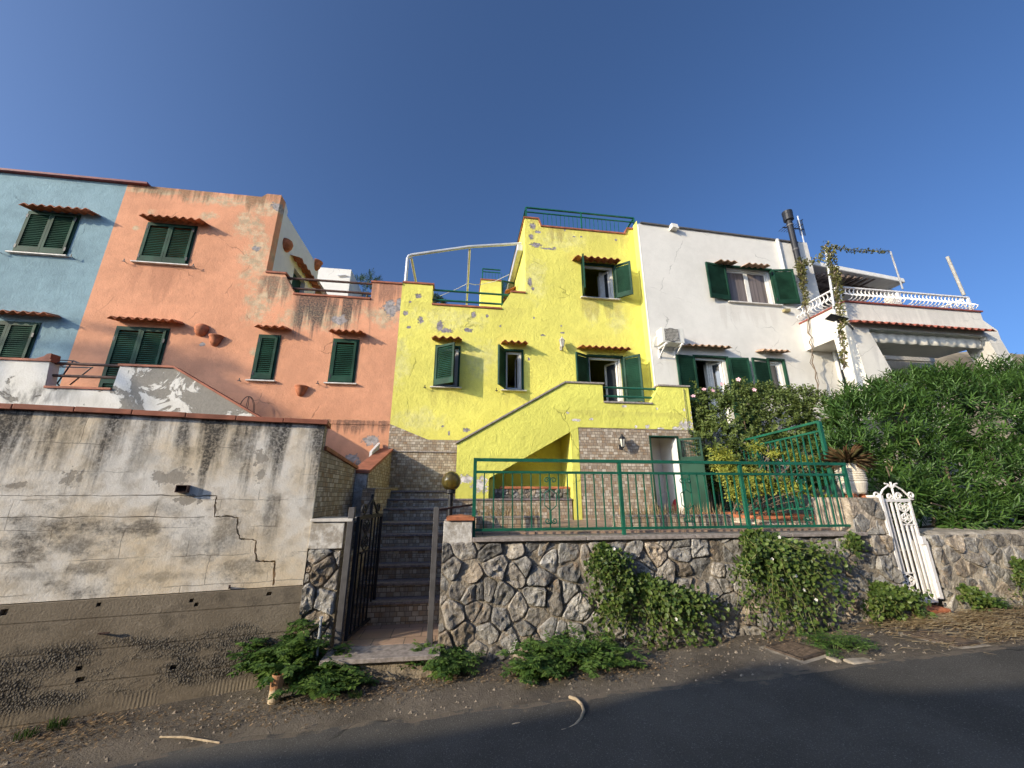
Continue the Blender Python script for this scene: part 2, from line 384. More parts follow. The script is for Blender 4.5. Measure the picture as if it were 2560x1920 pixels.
def concrete():
    t=NT('rough_board_concrete',.95,.1)
    x,y,z=t.sep()
    zz=t.math('ADD',z,t.math('MULTIPLY',x,-.04))
    a=t.noise(1.6,7,.6); fine=t.noise(55,5,.6)
    pits=t.ss(t.noise(1.0,6,.65,t.stretch(1.3,1.3,2.6,(2.2,0,8.1))),.40,.55)
    pits=t.math('MULTIPLY',pits,t.math('MULTIPLY',t.ss(zz,.06,.16),t.ss(zz,.64,.5)))
    vor=t.n('ShaderNodeTexVoronoi',{'Vector':t.P,'Scale':62.0,'Randomness':1.0})
    col=t.mix(t.ss(a,.3,.7),(.205,.168,.122),(.30,.252,.188))
    col=t.mix(t.ss(fine,.35,.7,0,.4),col,(.17,.135,.095)); col=t.mix(t.ss(t.noise(1.0,8,.7,t.stretch(2.2,2.2,3.2,(7,2,1))),.5,.68,0,.7),col,(.10,.085,.068)); col=t.mix(t.ss(t.noise(9,7,.7,t.stretch(1,1,1,(2,2,9))),.58,.72,0,.55),col,(.40,.34,.26))
    gv=t.mix(vor.outputs['Color'],(.085,.077,.066),(.23,.205,.17))
    gv=t.mix(t.ss(vor.outputs['Distance'],.42,.62),gv,(.045,.04,.034)); col=t.mix(pits,col,gv)
    wv=t.n('ShaderNodeTexWave',{'Vector':t.stretch(0,0,1),'Scale':1.25,'Distortion':.6,'Detail':2.0},bands_direction='Z').outputs['Fac']
    line=t.ss(wv,.985,.999)
    col=t.mix(t.math('MULTIPLY',line,.3),col,(.09,.07,.05))
    rib=t.n('ShaderNodeTexWave',{'Vector':t.P,'Scale':11.0,'Distortion':1.2,'Detail':2.0},bands_direction='X').outputs['Fac']
    low=t.ss(zz,.16,.08)
    t.color(col)
    h=t.math('ADD',t.math('MULTIPLY',fine,.35),t.math('MULTIPLY',t.math('MULTIPLY',pits,t.math('SUBTRACT',1.0,vor.outputs['Distance'])),.8))
    h=t.math('SUBTRACT',t.math('ADD',h,t.math('MULTIPLY',t.math('MULTIPLY',rib,t.math('MULTIPLY',low,t.ss(t.noise(2.5,4),.4,.65))),.16)),t.math('MULTIPLY',line,.25))
    t.bump(h,.8,.016); return t.m
CONC=concrete()
def stone():
    t=NT('rough_limestone',.9,.15)
    tint=t.attr().outputs['Color']
    a=t.noise(7,8,.68); b=t.noise(38,5,.65)
    col=t.mix(t.ss(a,.34,.66),(.19,.178,.165),(.44,.42,.385))
    col=t.mix(1.0,col,tint,'MULTIPLY')
    col=t.mix(t.ss(t.noise(4.2,6,.7,t.stretch(1,1,1,(3,8,1))),.56,.7,0,.5),col,(.46,.30,.165))
    col=t.mix(t.ss(b,.54,.72,0,.4),col,(.55,.52,.47))
    col=t.mix(t.ss(b,.44,.3,0,.55),col,(.06,.055,.05))
    t.color(col)
    vo=t.n('ShaderNodeTexVoronoi',{'Vector':t.vmath('ADD',t.P,t.vmath('MULTIPLY',t.n('ShaderNodeTexNoise',{'Vector':t.P,'Scale':9.0,'Detail':4}).outputs['Color'],(.12,.12,.12))),'Scale':11.0}).outputs['Distance']; t.bump(t.math('ADD',t.math('ADD',t.math('MULTIPLY',a,1.0),t.math('MULTIPLY',vo,.4)),t.math('MULTIPLY',b,.5)),1.0,.04); return t.m
STONE=stone()
MORTAR=simple('wall_mortar',(.25,.215,.17),.95,.4,12,bump=.8,bscale=45,bd=.02)
LIGHTMORTAR=simple('light_wall_mortar',(.40,.345,.27),.95,.35,7,bump=.9,bscale=40,bd=.02)
PIERSTONE=simple('weathered_pier_stone',(.40,.335,.26),.93,.45,9,bump=.9,bscale=30,bd=.02)
def whiteblock():
    t=NT('flaking_white_block',.93,.12)
    a=t.noise(9,8,.7)
    t.color(t.mix(t.ss(a,.38,.6),(.36,.32,.27),(.66,.63,.585))); t.bump(t.math('ADD',a,t.math('MULTIPLY',t.noise(50,4),.4)),.6,.02); return t.m
WBLOCK=whiteblock()
def asphalt():
    t=NT('worn_asphalt',.9,.25)
    a=t.noise(.7,6,.6); f=t.noise(105,3,.75)
    col=t.mix(t.ss(a,.35,.65),(.063,.059,.053),(.104,.097,.087))
    col=t.mix(t.ss(f,.56,.7,0,.85),col,(.28,.27,.25)); col=t.mix(t.ss(f,.42,.3,0,.6),col,(.03,.03,.03))
    dv=t.vmath('ADD',t.P,t.vmath('MULTIPLY',t.n('ShaderNodeTexNoise',{'Vector':t.P,'Scale':2.2,'Detail':5}).outputs['Color'],(.5,.5,0)))
    vr=t.n('ShaderNodeTexVoronoi',{'Vector':dv,'Scale':.42},feature='DISTANCE_TO_EDGE').outputs['Distance']
    cr=t.math('MULTIPLY',t.ss(vr,.011,.003),t.ss(t.noise(.9,2,.5,t.stretch(1,1,1,(4,1,0))),.44,.56))
    col=t.mix(t.math('MULTIPLY',cr,.75),col,(.018,.017,.016))
    ed=t.attr().outputs['Fac']; em=t.ss(t.math('ADD',t.math('SUBTRACT',ed,.5),t.math('MULTIPLY',t.math('SUBTRACT',t.noise(5,6,.7),.5),2.4)),.0,.35)
    col=t.mix(t.math('MULTIPLY',em,.9),col,t.mix(f,(.10,.08,.06),(.27,.22,.165)))
    t.color(col); t.bump(t.math('SUBTRACT',f,cr),.85,.008); return t.m
ASPH=asphalt()
def dirt():
    t=NT('gravelly_verge',.95,.15)
    a=t.noise(1.7,7,.62); f=t.noise(75,4,.7)
    col=t.mix(t.ss(a,.36,.64),(.12,.102,.082),(.20,.17,.135))
    col=t.mix(t.ss(t.noise(5,6,.7),.54,.7,0,.6),col,(.25,.21,.16))
    col=t.mix(t.ss(f,.58,.7,0,.7),col,(.33,.28,.22)); col=t.mix(t.ss(f,.42,.3,0,.6),col,(.04,.033,.027))
    t.color(col); t.bump(t.math('ADD',f,t.math('MULTIPLY',t.noise(14,5),.9)),1.0,.02); return t.m
DIRT=dirt()
CONCPAD=simple('drain_concrete',(.33,.285,.225),.93,.3,9,bump=.7,bscale=50,bd=.01)
HILLM=simple('dry_hillside',(.20,.165,.115),.95,.45,.02)
def leafmat(name,a,b,tr=.3,yellow=None):
    t=NT(name,.42,.3)
    f=t.attr().outputs['Color']
    col=t.mix(f,a,b)
    t.color(col)
    tl=t.n('ShaderNodeBsdfTranslucent',{'Color':t.mix(f,tuple(c*1.3 for c in a),tuple(min(1,c*1.4) for c in b))})
    mx=t.n('ShaderNodeMixShader',{0:tr,1:t.b.outputs[0],2:tl.outputs[0]})
    out=[n for n in t.t.nodes if n.type=='OUTPUT_MATERIAL'][0]
    t.t.links.new(mx.outputs[0],out.inputs['Surface']); return t.m
L_OLE=leafmat('oleander_leaf',(.012,.043,.009),(.09,.17,.035),.2)
L_HIB=leafmat('hibiscus_leaf',(.035,.07,.016),(.16,.20,.055),.25)
L_YEL=leafmat('yellow_green_leaf',(.10,.15,.02),(.38,.38,.07),.3)
L_CAP=leafmat('caper_leaf',(.03,.07,.014),(.16,.22,.05),.25)
L_WEED=leafmat('weed_leaf',(.03,.08,.018),(.15,.24,.055),.3)
L_AGA=leafmat('dry_agave_leaf',(.15,.075,.04),(.09,.10,.04),.1)
L_VINE=leafmat('vine_leaf',(.09,.10,.03),(.22,.20,.07),.25)
L_CONIFER=leafmat('conifer_leaf',(.02,.045,.012),(.06,.10,.03),.15)
L_DRY=leafmat('dry_straw',(.20,.12,.06),(.55,.43,.24),.1)
PETAL=simple('pink_petal',(.72,.42,.45),.6,.15)
# ------------------------------------------------------------------ building parts
def shutter_mesh(w,h,M,gap=.044,sl=1):
    m=MB(); t=.04; st=.048; rt=.05; rb=.13
    m.box(0,st,-t/2,t/2,0,h,M); m.box(w-st,w,-t/2,t/2,0,h,M)
    m.box(st,w-st,-t/2,t/2,0,rb,M); m.box(st,w-st,-t/2,t/2,h-rt,h,M)
    if h>1.5: m.box(st,w-st,-t/2,t/2,h*.43-.04,h*.43+.04,M)
    n=int((h-rb-rt)/gap)
    for i in range(n):
        z=rb+gap*(i+.5)
        if h>1.5 and abs(z-h*.43)<.05: continue
        L=Matrix.Translation((0,0,z))@Matrix.Rotation(R(sl*58),4,'X')
        m.box(st-.004,w-st+.004,-.0225,.0225,-.0035,.0035,M@L)
    return m
def place(hx,hy,z,ang): return Matrix.Translation((hx,hy,z))@Matrix.Rotation(ang,4,'Z')
def window(house,x0,x1,z0,z1,Y,leaves=(),sill=True,casement=None,catch=True,door=False,name='window',frame=True,sillmat=None,glass=None,curtain=None):
    fw=.042
    m=MB()
    for a in ((x0,x0+fw,z0,z1),(x1-fw,x1,z0,z1)): m.box(a[0],a[1],Y-.014,Y+.06,a[2],a[3])
    m.box(x0+fw,x1-fw,Y-.014,Y+.06,z1-fw,z1)
    if not door: m.box(x0+fw,x1-fw,Y-.014,Y+.06,z0,z0+fw*.6)
    w=m.build(name,GREEN,house)
    for lf in leaves:
        hx,ang,wd=lf[:3]; open_=len(lf)>3
        hy=Y-.02 if not open_ else Y-.03
        dz0=fw*.6 if not door else .01
        M=place(hx,hy,z0+dz0,ang)
        shutter_mesh(wd,z1-z0-dz0-fw-.004,M,sl=1 if hx<(x0+x1)/2 else -1).build('shutter',GREEN,w)
        for q in (.14,.86):
            hz=z0+(z1-z0)*q; MB().box(hx-.018,hx+.018,Y-.045,Y-.005,hz-.045,hz+.045).build('hinge',BLACKI,w)
    if sill:
        s=MB().box(x0-.06,x1+.06,Y-.075,Y+.1,z0-.03,z0-.002).build('sill',sillmat or MARBLE,w,bevel=.004)
    if catch and not door:
        for cx in (x0-.17,x1+.17):
            if catch in ('l',) and cx>x1: continue
            c=MB(); c.tube([(cx,Y+.01,z0-.045),(cx,Y-.085,z0-.045)],.006,6); c.box(cx-.03,cx+.03,Y-.092,Y-.08,z0-.055,z0-.04); c.box(cx-.008,cx+.008,Y-.09,Y-.08,z0-.05,z0+.01)
            c.build('shutter_catch',BLACKI,w)
    if casement:
        cm=MB(); f2=.055; yb=Y+.085
        a0,a1,b0,b1=x0+fw,x1-fw,z0+(0 if door else fw*.6),z1-fw
        cm.box(a0,a0+f2,yb,yb+.05,b0,b1); cm.box(a1-f2,a1,yb,yb+.05,b0,b1); cm.box(a0+f2,a1-f2,yb,yb+.05,b1-f2,b1)
        if not door: cm.box(a0+f2,a1-f2,yb,yb+.05,b0,b0+f2)
        cm.build('window_frame',WHITEP,w)
        for (hx,ang,wd) in casement:
            M=place(hx,yb+.06,b0+f2*.6,ang); h=b1-b0-f2*1.4
            c=MB(); g=.055
            c.box(0,g,-.02,.02,0,h,M); c.box(wd-g,wd,-.02,.02,0,h,M); c.box(g,wd-g,-.02,.02,0,g+(.0 if not door else .0),M); c.box(g,wd-g,-.02,.02,h-g,h,M)
            if door: c.box(g,wd-g,-.02,.02,h*.36,h*.36+.09,M)
            ca=c.build('casement',WHITEP,w)
            MB().box(g,wd-g,-.004,.004,g,h-g,M).build('pane',glass or GLASS,w)
    if curtain:
        xa_,xb_=curtain; c=MB(); n=26; vs=[];fs=[]
        for i in range(n+1):
            x=xa_+(xb_-xa_)*i/n; yw=Y+.30+.022*math.sin(i*1.35)+.01*math.sin(i*.5)
            vs+=[(x,yw,z0+.02),(x+.01*math.sin(i),yw+.008,(z0+z1)/2),(x,yw,z1-.06)]
        for i in range(n):
            for k in range(2): fs.append((i*3+k,(i+1)*3+k,(i+1)*3+k+1,i*3+k+1))
        c.add(vs,fs).build('curtain',CURTAIN,w,smooth=True)
    return w
def canopy(house,x0,x1,zf,Y,proj=.17,rise=.06,mat=None,pitch=.165,name='tile_canopy'):
    n=max(2,round((x1-x0)/pitch)); per=10; NX=n*per; A=.026; th=.011
    m=MB(); rows=[0,.5,1]; vs=[]
    for side in (0,1):
        for rr in rows:
            for i in range(NX+1):
                t=i/NX; x=x0+(x1-x0)*t; ph=(i/per)%1
                w=A*math.cos(2*math.pi*(i/per)+math.pi)     # trough at the ends
                j=.006*math.sin(i//per*12.9+3)
                y=Y-.0-proj*(1-rr)+ (j if rr==0 else 0)
                vs.append((x,y,zf+rise*rr+w+(0 if side==0 else th)))
    W=NX+1; fs=[]; B=W*3
    for r_ in range(2):
        for i in range(NX):
            a=r_*W+i; fs.append((a,a+W,a+W+1,a+1)); b=B+a; fs.append((b,b+1,b+W+1,b+W))
    for i in range(NX): fs.append((i,i+1,B+i+1,B+i))
    for r_ in range(2):
        fs.append((r_*W,B+r_*W,B+(r_+1)*W,(r_+1)*W)); e=NX
        fs.append((r_*W+e,(r_+1)*W+e,B+(r_+1)*W+e,B+r_*W+e))
    m.add(vs,fs)
    return m.build(name,mat or TERRA,house)
def canopy_px(house,l,r,Y,proj=.17,**k):
    a=at(l[0],l[1],Y-proj); b=at(r[0],r[1],Y-proj)
    return canopy(house,a.x,b.x,(a.z+b.z)/2+.0,Y,proj,**k)
def rect(x0,x1,z0,z1): return [(x0,z0),(x1,z0),(x1,z1),(x0,z1)]
def opening(x0,x1,z0,z1,i=.03): return rect(x0+i,x1-i,z0+.012,z1-i)
TH=.25

# ================================================================= BLUE HOUSE
XB=at(245,682,YF).x   # blue / pink joint
XB=(at(315,468,YF).x+at(174,897,YF).x)/2
ztB=at(180,448,YF).z
blue=thing('blue_house','pale blue rendered house at the left edge with green shutters','house',(-10.5,YF,gz(-10)))
bu=(xz(72.6,528.3,YF),xz(165,641,YF)); bux0,bux1,buz0,buz1=at(52,580,YF).x,at(185,589,YF).x,at(98,636,YF).z,at(138,533,YF).z
bl_z1=at(60,805,YF).z; bl_z0=bl_z1-2.05; blx1=at(96,830,YF).x; blx0=blx1-1.04
m=MB(); m.prism([(-16,-.9),(XB,-.9),(XB,ztB),(-16,ztB)],YF,YF+TH,holes=[opening(bux0,bux1,buz0,buz1),opening(blx0,blx1,bl_z0,bl_z1)])
m.box(-16,-15.8,YF+TH,14,-.9,ztB); m.box(-15.8,XB-.2,13.8,14,-.9,ztB); m.box(XB-.2,XB-.003,YF+TH,14,-.9,ztB); m.box(-15.8,XB-.2,YF+TH,13.8,ztB-.3,ztB-.05)
m.build('wall',BLUE,blue)
xe=at(365,467,YF-.08).x
MB().box(-16.1,xe,YF-.09,YF+.35,ztB+.003,ztB+.05).build('roof_coping',simple('dark_red_coping',(.20,.05,.05),.6,.2),blue)
def double_closed(house,x0,x1,z0,z1,Y,**k):
    w=(x1-x0)/2-.044
    return window(house,x0,x1,z0,z1,Y,leaves=[(x0+.042,0,w),(x1-.042,math.pi,w)],**k)
double_closed(blue,bux0,bux1,buz0,buz1,YF); double_closed(blue,blx0,blx1,bl_z0,bl_z1,YF,door=True,sill=False,name='terrace_door')
canopy_px(blue,(49,504),(223,529),YF,.26); canopy_px(blue,(-60,776),(122,783),YF,.26)

# ================================================================= PINK HOUSE
XPY=-1.478                                   # pink / yellow joint
pink=thing('pink_house','salmon pink rendered house with faded patches and closed green shutters','house',(-4.7,YF,gz(-4.7)))
xs=at(685,580,YF).x
zr=at(560,483,YF).z; 
zpc=at(690,684,YF).z; zsl=at(830,743,YF).z; zpr=at(965,709,YF).z
xa=at(712,687,YF).x; xb=at(738.7,733,YF).x; xc_=at(929,726,YF).x
zbump=at(685,486,YF).z
x1_=at(653,498,YF).x; x2_=at(668,485,YF).x
pw=dict(u=(-7.212,-6.178,6.65,7.692),d=(-7.19,-6.185,3.0,5.112),n1=(-4.42,-3.968,4.043,5.087))
pw['n2']=(at(834,846.5,YF).x,at(899,850,YF).x,at(850,958,YF).z,at(868,848,YF).z)
out=[(XB,-.5),(XPY,-.5),(XPY,zpr),(xc_,zpr),(xc_,zsl),(xb,zsl),(xa,zpc),(xs,zpc),(xs,zbump),(x2_,zbump),(x1_,zr),(XB,zr)]
m=MB(); m.prism(out,YF,YF+TH,holes=[opening(*pw[k]) for k in pw])
# shell : low block and upper storey
zt=zsl-.75
m.box(XB+.003,XB+.2,YF+TH,14,-.5,zr-.05); m.box(XB+.2,XPY-.2,13.8,14,-.5,zt); m.box(XPY-.2,XPY-.003,YF+TH,14,-.5,zt)
m.box(XB+.2,XPY-.2,YF+TH,13.8,zt-.25,zt); m.box(XB+.2,xs-.25,YF+TH,13.8,zr-.4,zr-.15); m.box(XB+.2,xs-.25,13.8,14,zt,zr-.15)
m.build('wall',PINK,pink)
double_closed(pink,*pw['u'],YF); double_closed(pink,*pw['d'],YF,door=True,sill=False,name='terrace_door')
for k in ('n1','n2'):
    x0,x1,z0,z1=pw[k]; window(pink,x0,x1,z0,z1,YF,leaves=[(x0+.042,0,x1-x0-.088)],catch='l')
canopy_px(pink,(348,533),(507,552),YF,.26); canopy_px(pink,(266,791),(440,803),YF,.26)
canopy_px(pink,(636,811),(716,821),YF,.25); canopy_px(pink,(821,823),(909,831),YF,.25)
m=MB(); g=.02
m.box(xs-.0,xa+.04,YF-.03,YF+TH+.02,zpc+.003,zpc+.045); m.box(xb-.04,xc_-.004,YF-.03,YF+TH+.02,zsl+.003,zsl+.045); m.box(xc_-.03,XPY-.004,YF-.03,YF+TH+.02,zpr+.003,zpr+.045)
m.build('terrace_coping',COPE,pink)
MB().box(-3.2,XPY-.03,YF-.012,YF,at(900,1059,YF).z-.02,at(900,1059,YF).z+.012).build('string_course',PINK,pink)
m=MB()
for (l,r) in (((718,693.5),(931,712)),((739,720.5),(928,735))):
    a=at(*l,YF+.1);b=at(*r,YF+.1); z=(a.z+b.z)/2; m.tube([(a.x-.05,YF+.1,z),(b.x+.05,YF+.1,z)],.028,8)
m.build('terrace_rail',RUST,pink)
# white-rendered side wall of the upper storey, running back along the terrace
XS=xs
def s_(u,v): p=atX(u,v,XS); return (p.y,p.z)
e1=s_(716,534); e2=s_(788.8,657.8)
zsd=(e1[1]+e2[1])/2
yend=min(s_(797,672)[0],20)
dY0,dY1=s_(731,700)[0],s_(757,745)[0]
dz=s_(728,655)[1]-.02
m=MB(); m.prism([(YF+TH,zt-.1),(yend,zt-.1),(yend,zsd),(YF+TH+.18,zsd),(YF+TH+.18,zbump-.12),(YF+TH,zbump-.004)],XS-.25,XS-.002,axis='x',holes=[[(dY0,zt),(dY1,zt),(dY1,dz),(dY0,dz)]])
m.build('side_wall',GREYWHITE,pink)
d=MB().box(XS-.16,XS-.12,dY0,dY1,zt+.01,dz).build('side_door',GREEN,pink)
M=Matrix.Translation((XS,0,0))@Matrix.Rotation(R(90),4,'Z')
cn=canopy(pink,0,1,0,0,.25) # placed below by its own data
me=cn.data
ya,yb_=dY0-.35,dY1+.55; zf=dz+.12
for v in me.vertices:
    p=v.co+rootloc(pink); v.co=Vector((XS-p.y+.0,ya+(yb_-ya)*p.x,zf+p.z))-rootloc(pink)
    # local: p.x along wall, p.y depth(-proj..0) -> outwards +x
# white shed on the terrace behind
sh=thing('white_shed','small flat white stair-head block behind the pink terrace','outbuilding',(-4.0,15,6))
Ysh=14.6
a=at(795,668,Ysh);b=at(878,676,Ysh);c=at(830,760,Ysh)
MB().box(a.x-.6,b.x,Ysh,Ysh+2,zt-.3,a.z).build('wall',SHED,sh)
m=MB(); q=at(845,690,Ysh-.02); m.tube([(q.x,Ysh-.05,q.z),(b.x-.15,Ysh-.05,q.z+.05)],.03,6); m.build('pipe',GALV,sh)

# ================================================================= YELLOW HOUSE
XYW=4.57
yel=thing('yellow_house','bright yellow rendered house with flaking paint and a roof terrace','house',(1.5,YF,gz(1.5)))
XT=at(1313,640,YF).x
zA=at(1040,710,YF).z; zB=at(1165,768,YF).z; zC=at(1296,732.5,YF).z
xA=at(1081,737,YF).x; xB1=at(1249,771,YF).x; xB2=at(1277,732,YF).x
zT=at(1326,547,YF).z; x_1=at(1344,548,YF).x; x_2=at(1353.4,566,YF).x; zTl=(at(1353.4,567,YF).z+at(1561,586.5,YF).z)/2; x_3=at(1561,586,YF).x; x_4=at(1569,574,YF).x
zT2=at(1576,574,YF).z
W={}
W['u']=(at(1454,700,YF).x,at(1539,700,YF).x,at(1500,746.5,YF).z,at(1494,659,YF).z)
W['d']=(at(1467,900,YF).x,at(1558,900,YF).x,2.99,at(1513,888,YF).z)
W['w1']=(-.615,-.035,4.043,5.05)
W['w2']=(.985,1.455,4.03,5.04)
out=[(XPY,-.5),(XYW,-.5),(XYW,zT2),(x_4,zT2),(x_3,zTl),(x_2,zTl),(x_1,zT),(XT,zT),(XT,zC),(xB2,zC),(xB1,zB),(xA,zB),(xA,zA),(XPY,zA)]
m=MB(); m.prism(out,YF,YF+TH,holes=[opening(*W[k]) for k in W])
ztY=zB-.75
m.box(XPY+.003,XPY+.2,YF+TH,14,-.5,ztY); m.box(XPY+.2,XYW,13.8,14,-.5,zTl-.3); m.box(XYW-.2,XYW-.003,YF+TH,13.8,-.5,zTl-.3)
m.box(XPY+.2,XT+.2,YF+TH,13.8,ztY-.25,ztY); m.box(XT+.2,XYW-.2,YF+TH,13.8,zTl-.6,zTl-.3)
m.box(XT+.003,XT+.2,YF+TH,13.8,ztY-.25,zT-.004)
m.box(XPY+.2,XYW-.2,YF+3.2,YF+3.35,-.5,ztY-.25)      # inner partition, so the rooms have a back
m.build('wall',YELLOW,yel)
# clad base strip of the facade
def yz(u,v): return xz(u,v,YF-.02)
pts=[yz(980,1060),yz(1070,1099),yz(1145,1101)]
MB().prism([(XPY+.004,1.5),(XPY+.004,pts[0][1]),pts[1],(pts[2][0],pts[1][1]),(2.3,pts[1][1]),(2.3,1.5)],YF-.022,YF-.0005).build('stone_cladding',CLAD,yel)
q=at(1060,1129,YF-.05); MB().box(XPY+.004,.1,YF-.05,YF-.023,q.z-.012,q.z+.012).build('ledge',GREYSLAB,yel)
m=MB()
for (x0,x1,z) in ((XPY+.004,xA+.03,zA),(xA+.004,xB1+.05,zB),(xB2-.0,XT-.004,zC),(XT-.03,x_1+.03,zT),(x_2+.02,x_3-.02,zTl),(x_4,XYW+.0,zT2)):
    m.box(x0,x1,YF-.03,YF+TH+.03,z+.003,z+.043)
m.prism([(x_1+.032,zT+.043),(x_1+.0,zT+.043),(x_2-.02,zTl+.003),(x_2+.018,zTl+.003)],YF-.029,YF+TH+.03)
m.prism([(x_3-.018,zTl+.003),(x_3+.018,zTl+.003),(x_4+.0,zT2+.043),(x_4-.032,zT2+.043)],YF-.029,YF+TH+.03)
m.box(XT-.03,XT+.22,YF+TH+.032,13.8,zT+.003,zT+.043)
m.build('coping',COPE,yel)
def leaf_from(hx,ztop,free,wd):
    p=atZ(*free,ztop); return math.atan2(p.y-(YF-.03),p.x-hx)
x0,x1,z0,z1=W['u']; hw=(x1-x0)/2-.044
print('Yu',W['u'],math.degrees(leaf_from(x0+.02,z1,(1459,632),hw)),math.degrees(leaf_from(x1-.02,z1,(1566,642.8),hw)))
window(yel,x0,x1,z0,z1,YF,leaves=[(x0+.02,R(-104),hw,1),(x1-.02,R(-40),hw,1)],casement=[(x1-.1,R(118),hw*.95)],catch=False,curtain=(x1-.33,x1-.06))
x0,x1,z0,z1=W['d']; hw=(x1-x0)/2-.044
print('Yd',W['d'],math.degrees(leaf_from(x0+.02,z1,(1432,877),hw)),math.degrees(leaf_from(x1-.02,z1,(1588.6,875),hw)))
window(yel,x0,x1,z0,z1,YF,leaves=[(x0+.02,R(-150),hw,1),(x1-.02,R(-42),hw,1)],casement=[(x1-.1,R(118),hw*.95)],door=True,sill=False,name='balcony_door')
x0,x1,z0,z1=W['w1']
window(yel,x0,x1,z0,z1,YF,leaves=[(x0+.03,R(-36),x1-x0-.06,1)],casement=[(x1-.1,R(95),.4)],catch='l',sillmat=MARBLE)
x0,x1,z0,z1=W['w2']
window(yel,x0,x1,z0,z1,YF,leaves=[(x0+.03,R(-119),x1-x0-.07,1)],casement=[(x1-.1,R(95),.32)],catch='l')
canopy_px(yel,(1438,640),(1552,648),YF,.28); canopy_px(yel,(1450,864.5),(1579,871),YF,.28)
canopy_px(yel,(1079,840),(1155,847),YF,.28); canopy_px(yel,(1255,851),(1321,857),YF,.28)
m=MB()
for (l,r) in (((1083,724),(1275,739)),((1081,748),(1255,762))):
    a=at(*l,YF+.1);b=at(*r,YF+.1); z=(a.z+b.z)/2; m.tube([(a.x-.05,YF+.1,z),(b.x+.02,YF+.1,z)],.026,8)
m.build('terrace_rail',GREEN_RAIL,yel)
# stair parapet and balcony parapet (one plane, Y = YP)
def yp(u,v): return xz(u,v,YP)
zpl=1.64
xl=at(1141.5,1150,YP).x; zl=yp(1141,1108)[1]; ap=yp(1412.5,957.5); fr=yp(1506,961)[0]; zs=(yp(1509,1006)[1]+yp(1633,1012)[1])/2
sl0=yp(1625,1009)[0]; sl1=yp(1647,965)[0]; zr2=yp(1684,967)[1]; xr=yp(1727,1020)[0]; zb=(yp(1733,1074)[1]+yp(1446,1069)[1])/2; sx=yp(1446,1069)[0]
dgn=yp(1222,1196)
out=[(xl,zpl),(dgn[0],zpl),dgn,(sx,zb),(xr,zb),(xr,zr2),(sl1,zr2),(sl0,zs),(fr,zs),(fr,ap[1]),(ap[0],ap[1]),(xl,zl)]
m=MB(); m.prism(out,YP,YP+.16)
# balcony floor and soffit of the stair
m.box(sx,xr,YP+.16,YF-.002,zb+.0,zb+.16)
m.box(xr-.16,xr-.003,YP+.16,YWH-.003,zb+.16,zr2)
m.prism([(dgn[0],dgn[1]),(sx-.003,zb-.003),(sx-.003,zb+.15),(dgn[0],dgn[1]+.15)],YP+.16,YF-.002)
m.box(dgn[0],dgn[0]+.12,YP+.16,YF-.002,zpl,dgn[1])
m.box(sx-.16,sx-.004,YP+.005,YF-.03,1.25,zb-.004)
m.box(dgn[0]+.12,sx-.16,YF-.4,YF-.03,zpl,zb-.01)
m.build('stair_parapet',YELLOWP,yel)
m=MB()
def cop(a,b,o=.03):
    A=Vector((a[0],YP-o,a[1]));B=Vector((b[0],YP-o,b[1])); t=.032
    m.add([A,(B.x,B.y,B.z),(B.x,B.y,B.z+t),(A.x,A.y,A.z+t),(A.x,YP+.19,A.z),(B.x,YP+.19,B.z),(B.x,YP+.19,B.z+t),(A.x,YP+.19,A.z+t)],[(0,1,2,3),(7,6,5,4),(3,2,6,7),(4,5,1,0),(1,5,6,2),(4,0,3,7)])
cop((xl-.03,zl-.015),(ap[0],ap[1]+.003)); cop((ap[0],ap[1]+.003),(fr+.03,ap[1]+.003)); cop((fr+.004,zs+.003),(sl0+.05,zs+.003)); cop((sl1-.03,zr2+.003),(xr+.03,zr2+.003))
m.build('parapet_coping',GREYSLAB,yel)
m=MB()
for (l,r) in (((1508,968),(1645,974)),((1509,990),(1634,995))):
    a=at(*l,YP+.08);b=at(*r,YP+.08); z=(a.z+b.z)/2; m.tube([(a.x-.02,YP+.08,z),(b.x+.04,YP+.08,z)],.024,8)
m.build('balcony_rail',GREEN_RAIL,yel)
# storage room under the balcony
dx0,dx1,dzt=yp(1637,1200)[0],yp(1704,1200)[0],yp(1668,1093)[1]
m=MB(); m.prism([(sx,1.2),(xr-.02,1.2),(xr-.02,zb-.004),(sx,zb-.004)],YP+.012,YP+.16,holes=[rect(dx0,dx1,1.255,dzt)])
m.build('storage_front',CLAD,yel)
MB().box(xr-.02,xr+.02,YP+.014,YF-.05,1.2,zb-.005).build('storage_side',SHED,yel)
# room inside
m=MB(); m.box(dx0-.25,dx0-.2,YP+.165,YF-.045,1.25,zb-.02); m.box(dx0-.2,xr-.05,YF-.45,YF-.40,1.25,zb-.02); m.box(dx1+.032,dx1+.08,YP+.172,YF-.1,1.25,zb-.02)
m.build('storage_lining',SHED,yel)
fm=MB(); fm.box(dx0-.03,dx0,YP-.002,YP+.17,1.255,dzt+.03); fm.box(dx0,dx1,YP-.002,YP+.17,dzt,dzt+.03); fm.box(dx1,dx1+.03,YP-.002,YP+.02,1.255,dzt+.03); MB().box(dx1-.004,dx1+.03,YP+.021,YP+.17,1.255,dzt-.001).build('door_reveal',SHED,yel)
so=fm.build('storage_door_frame',GREEN,yel)
Md=place(dx1+.02,YP-.02,1.27,R(-42)); wd=.42; hd=dzt-1.3
m=MB(); m.box(0,wd,-.018,.018,0,hd*.76,Md); m.box(0,.04,-.02,.02,hd*.76,hd,Md); m.box(wd-.04,wd,-.02,.02,hd*.76,hd,Md); m.box(.04,wd-.04,-.02,.02,hd-.04,hd,Md)
for i in range(1,8): m.box(.04+i*.052,.046+i*.052,-.006,.006,hd*.76,hd-.04,Md)
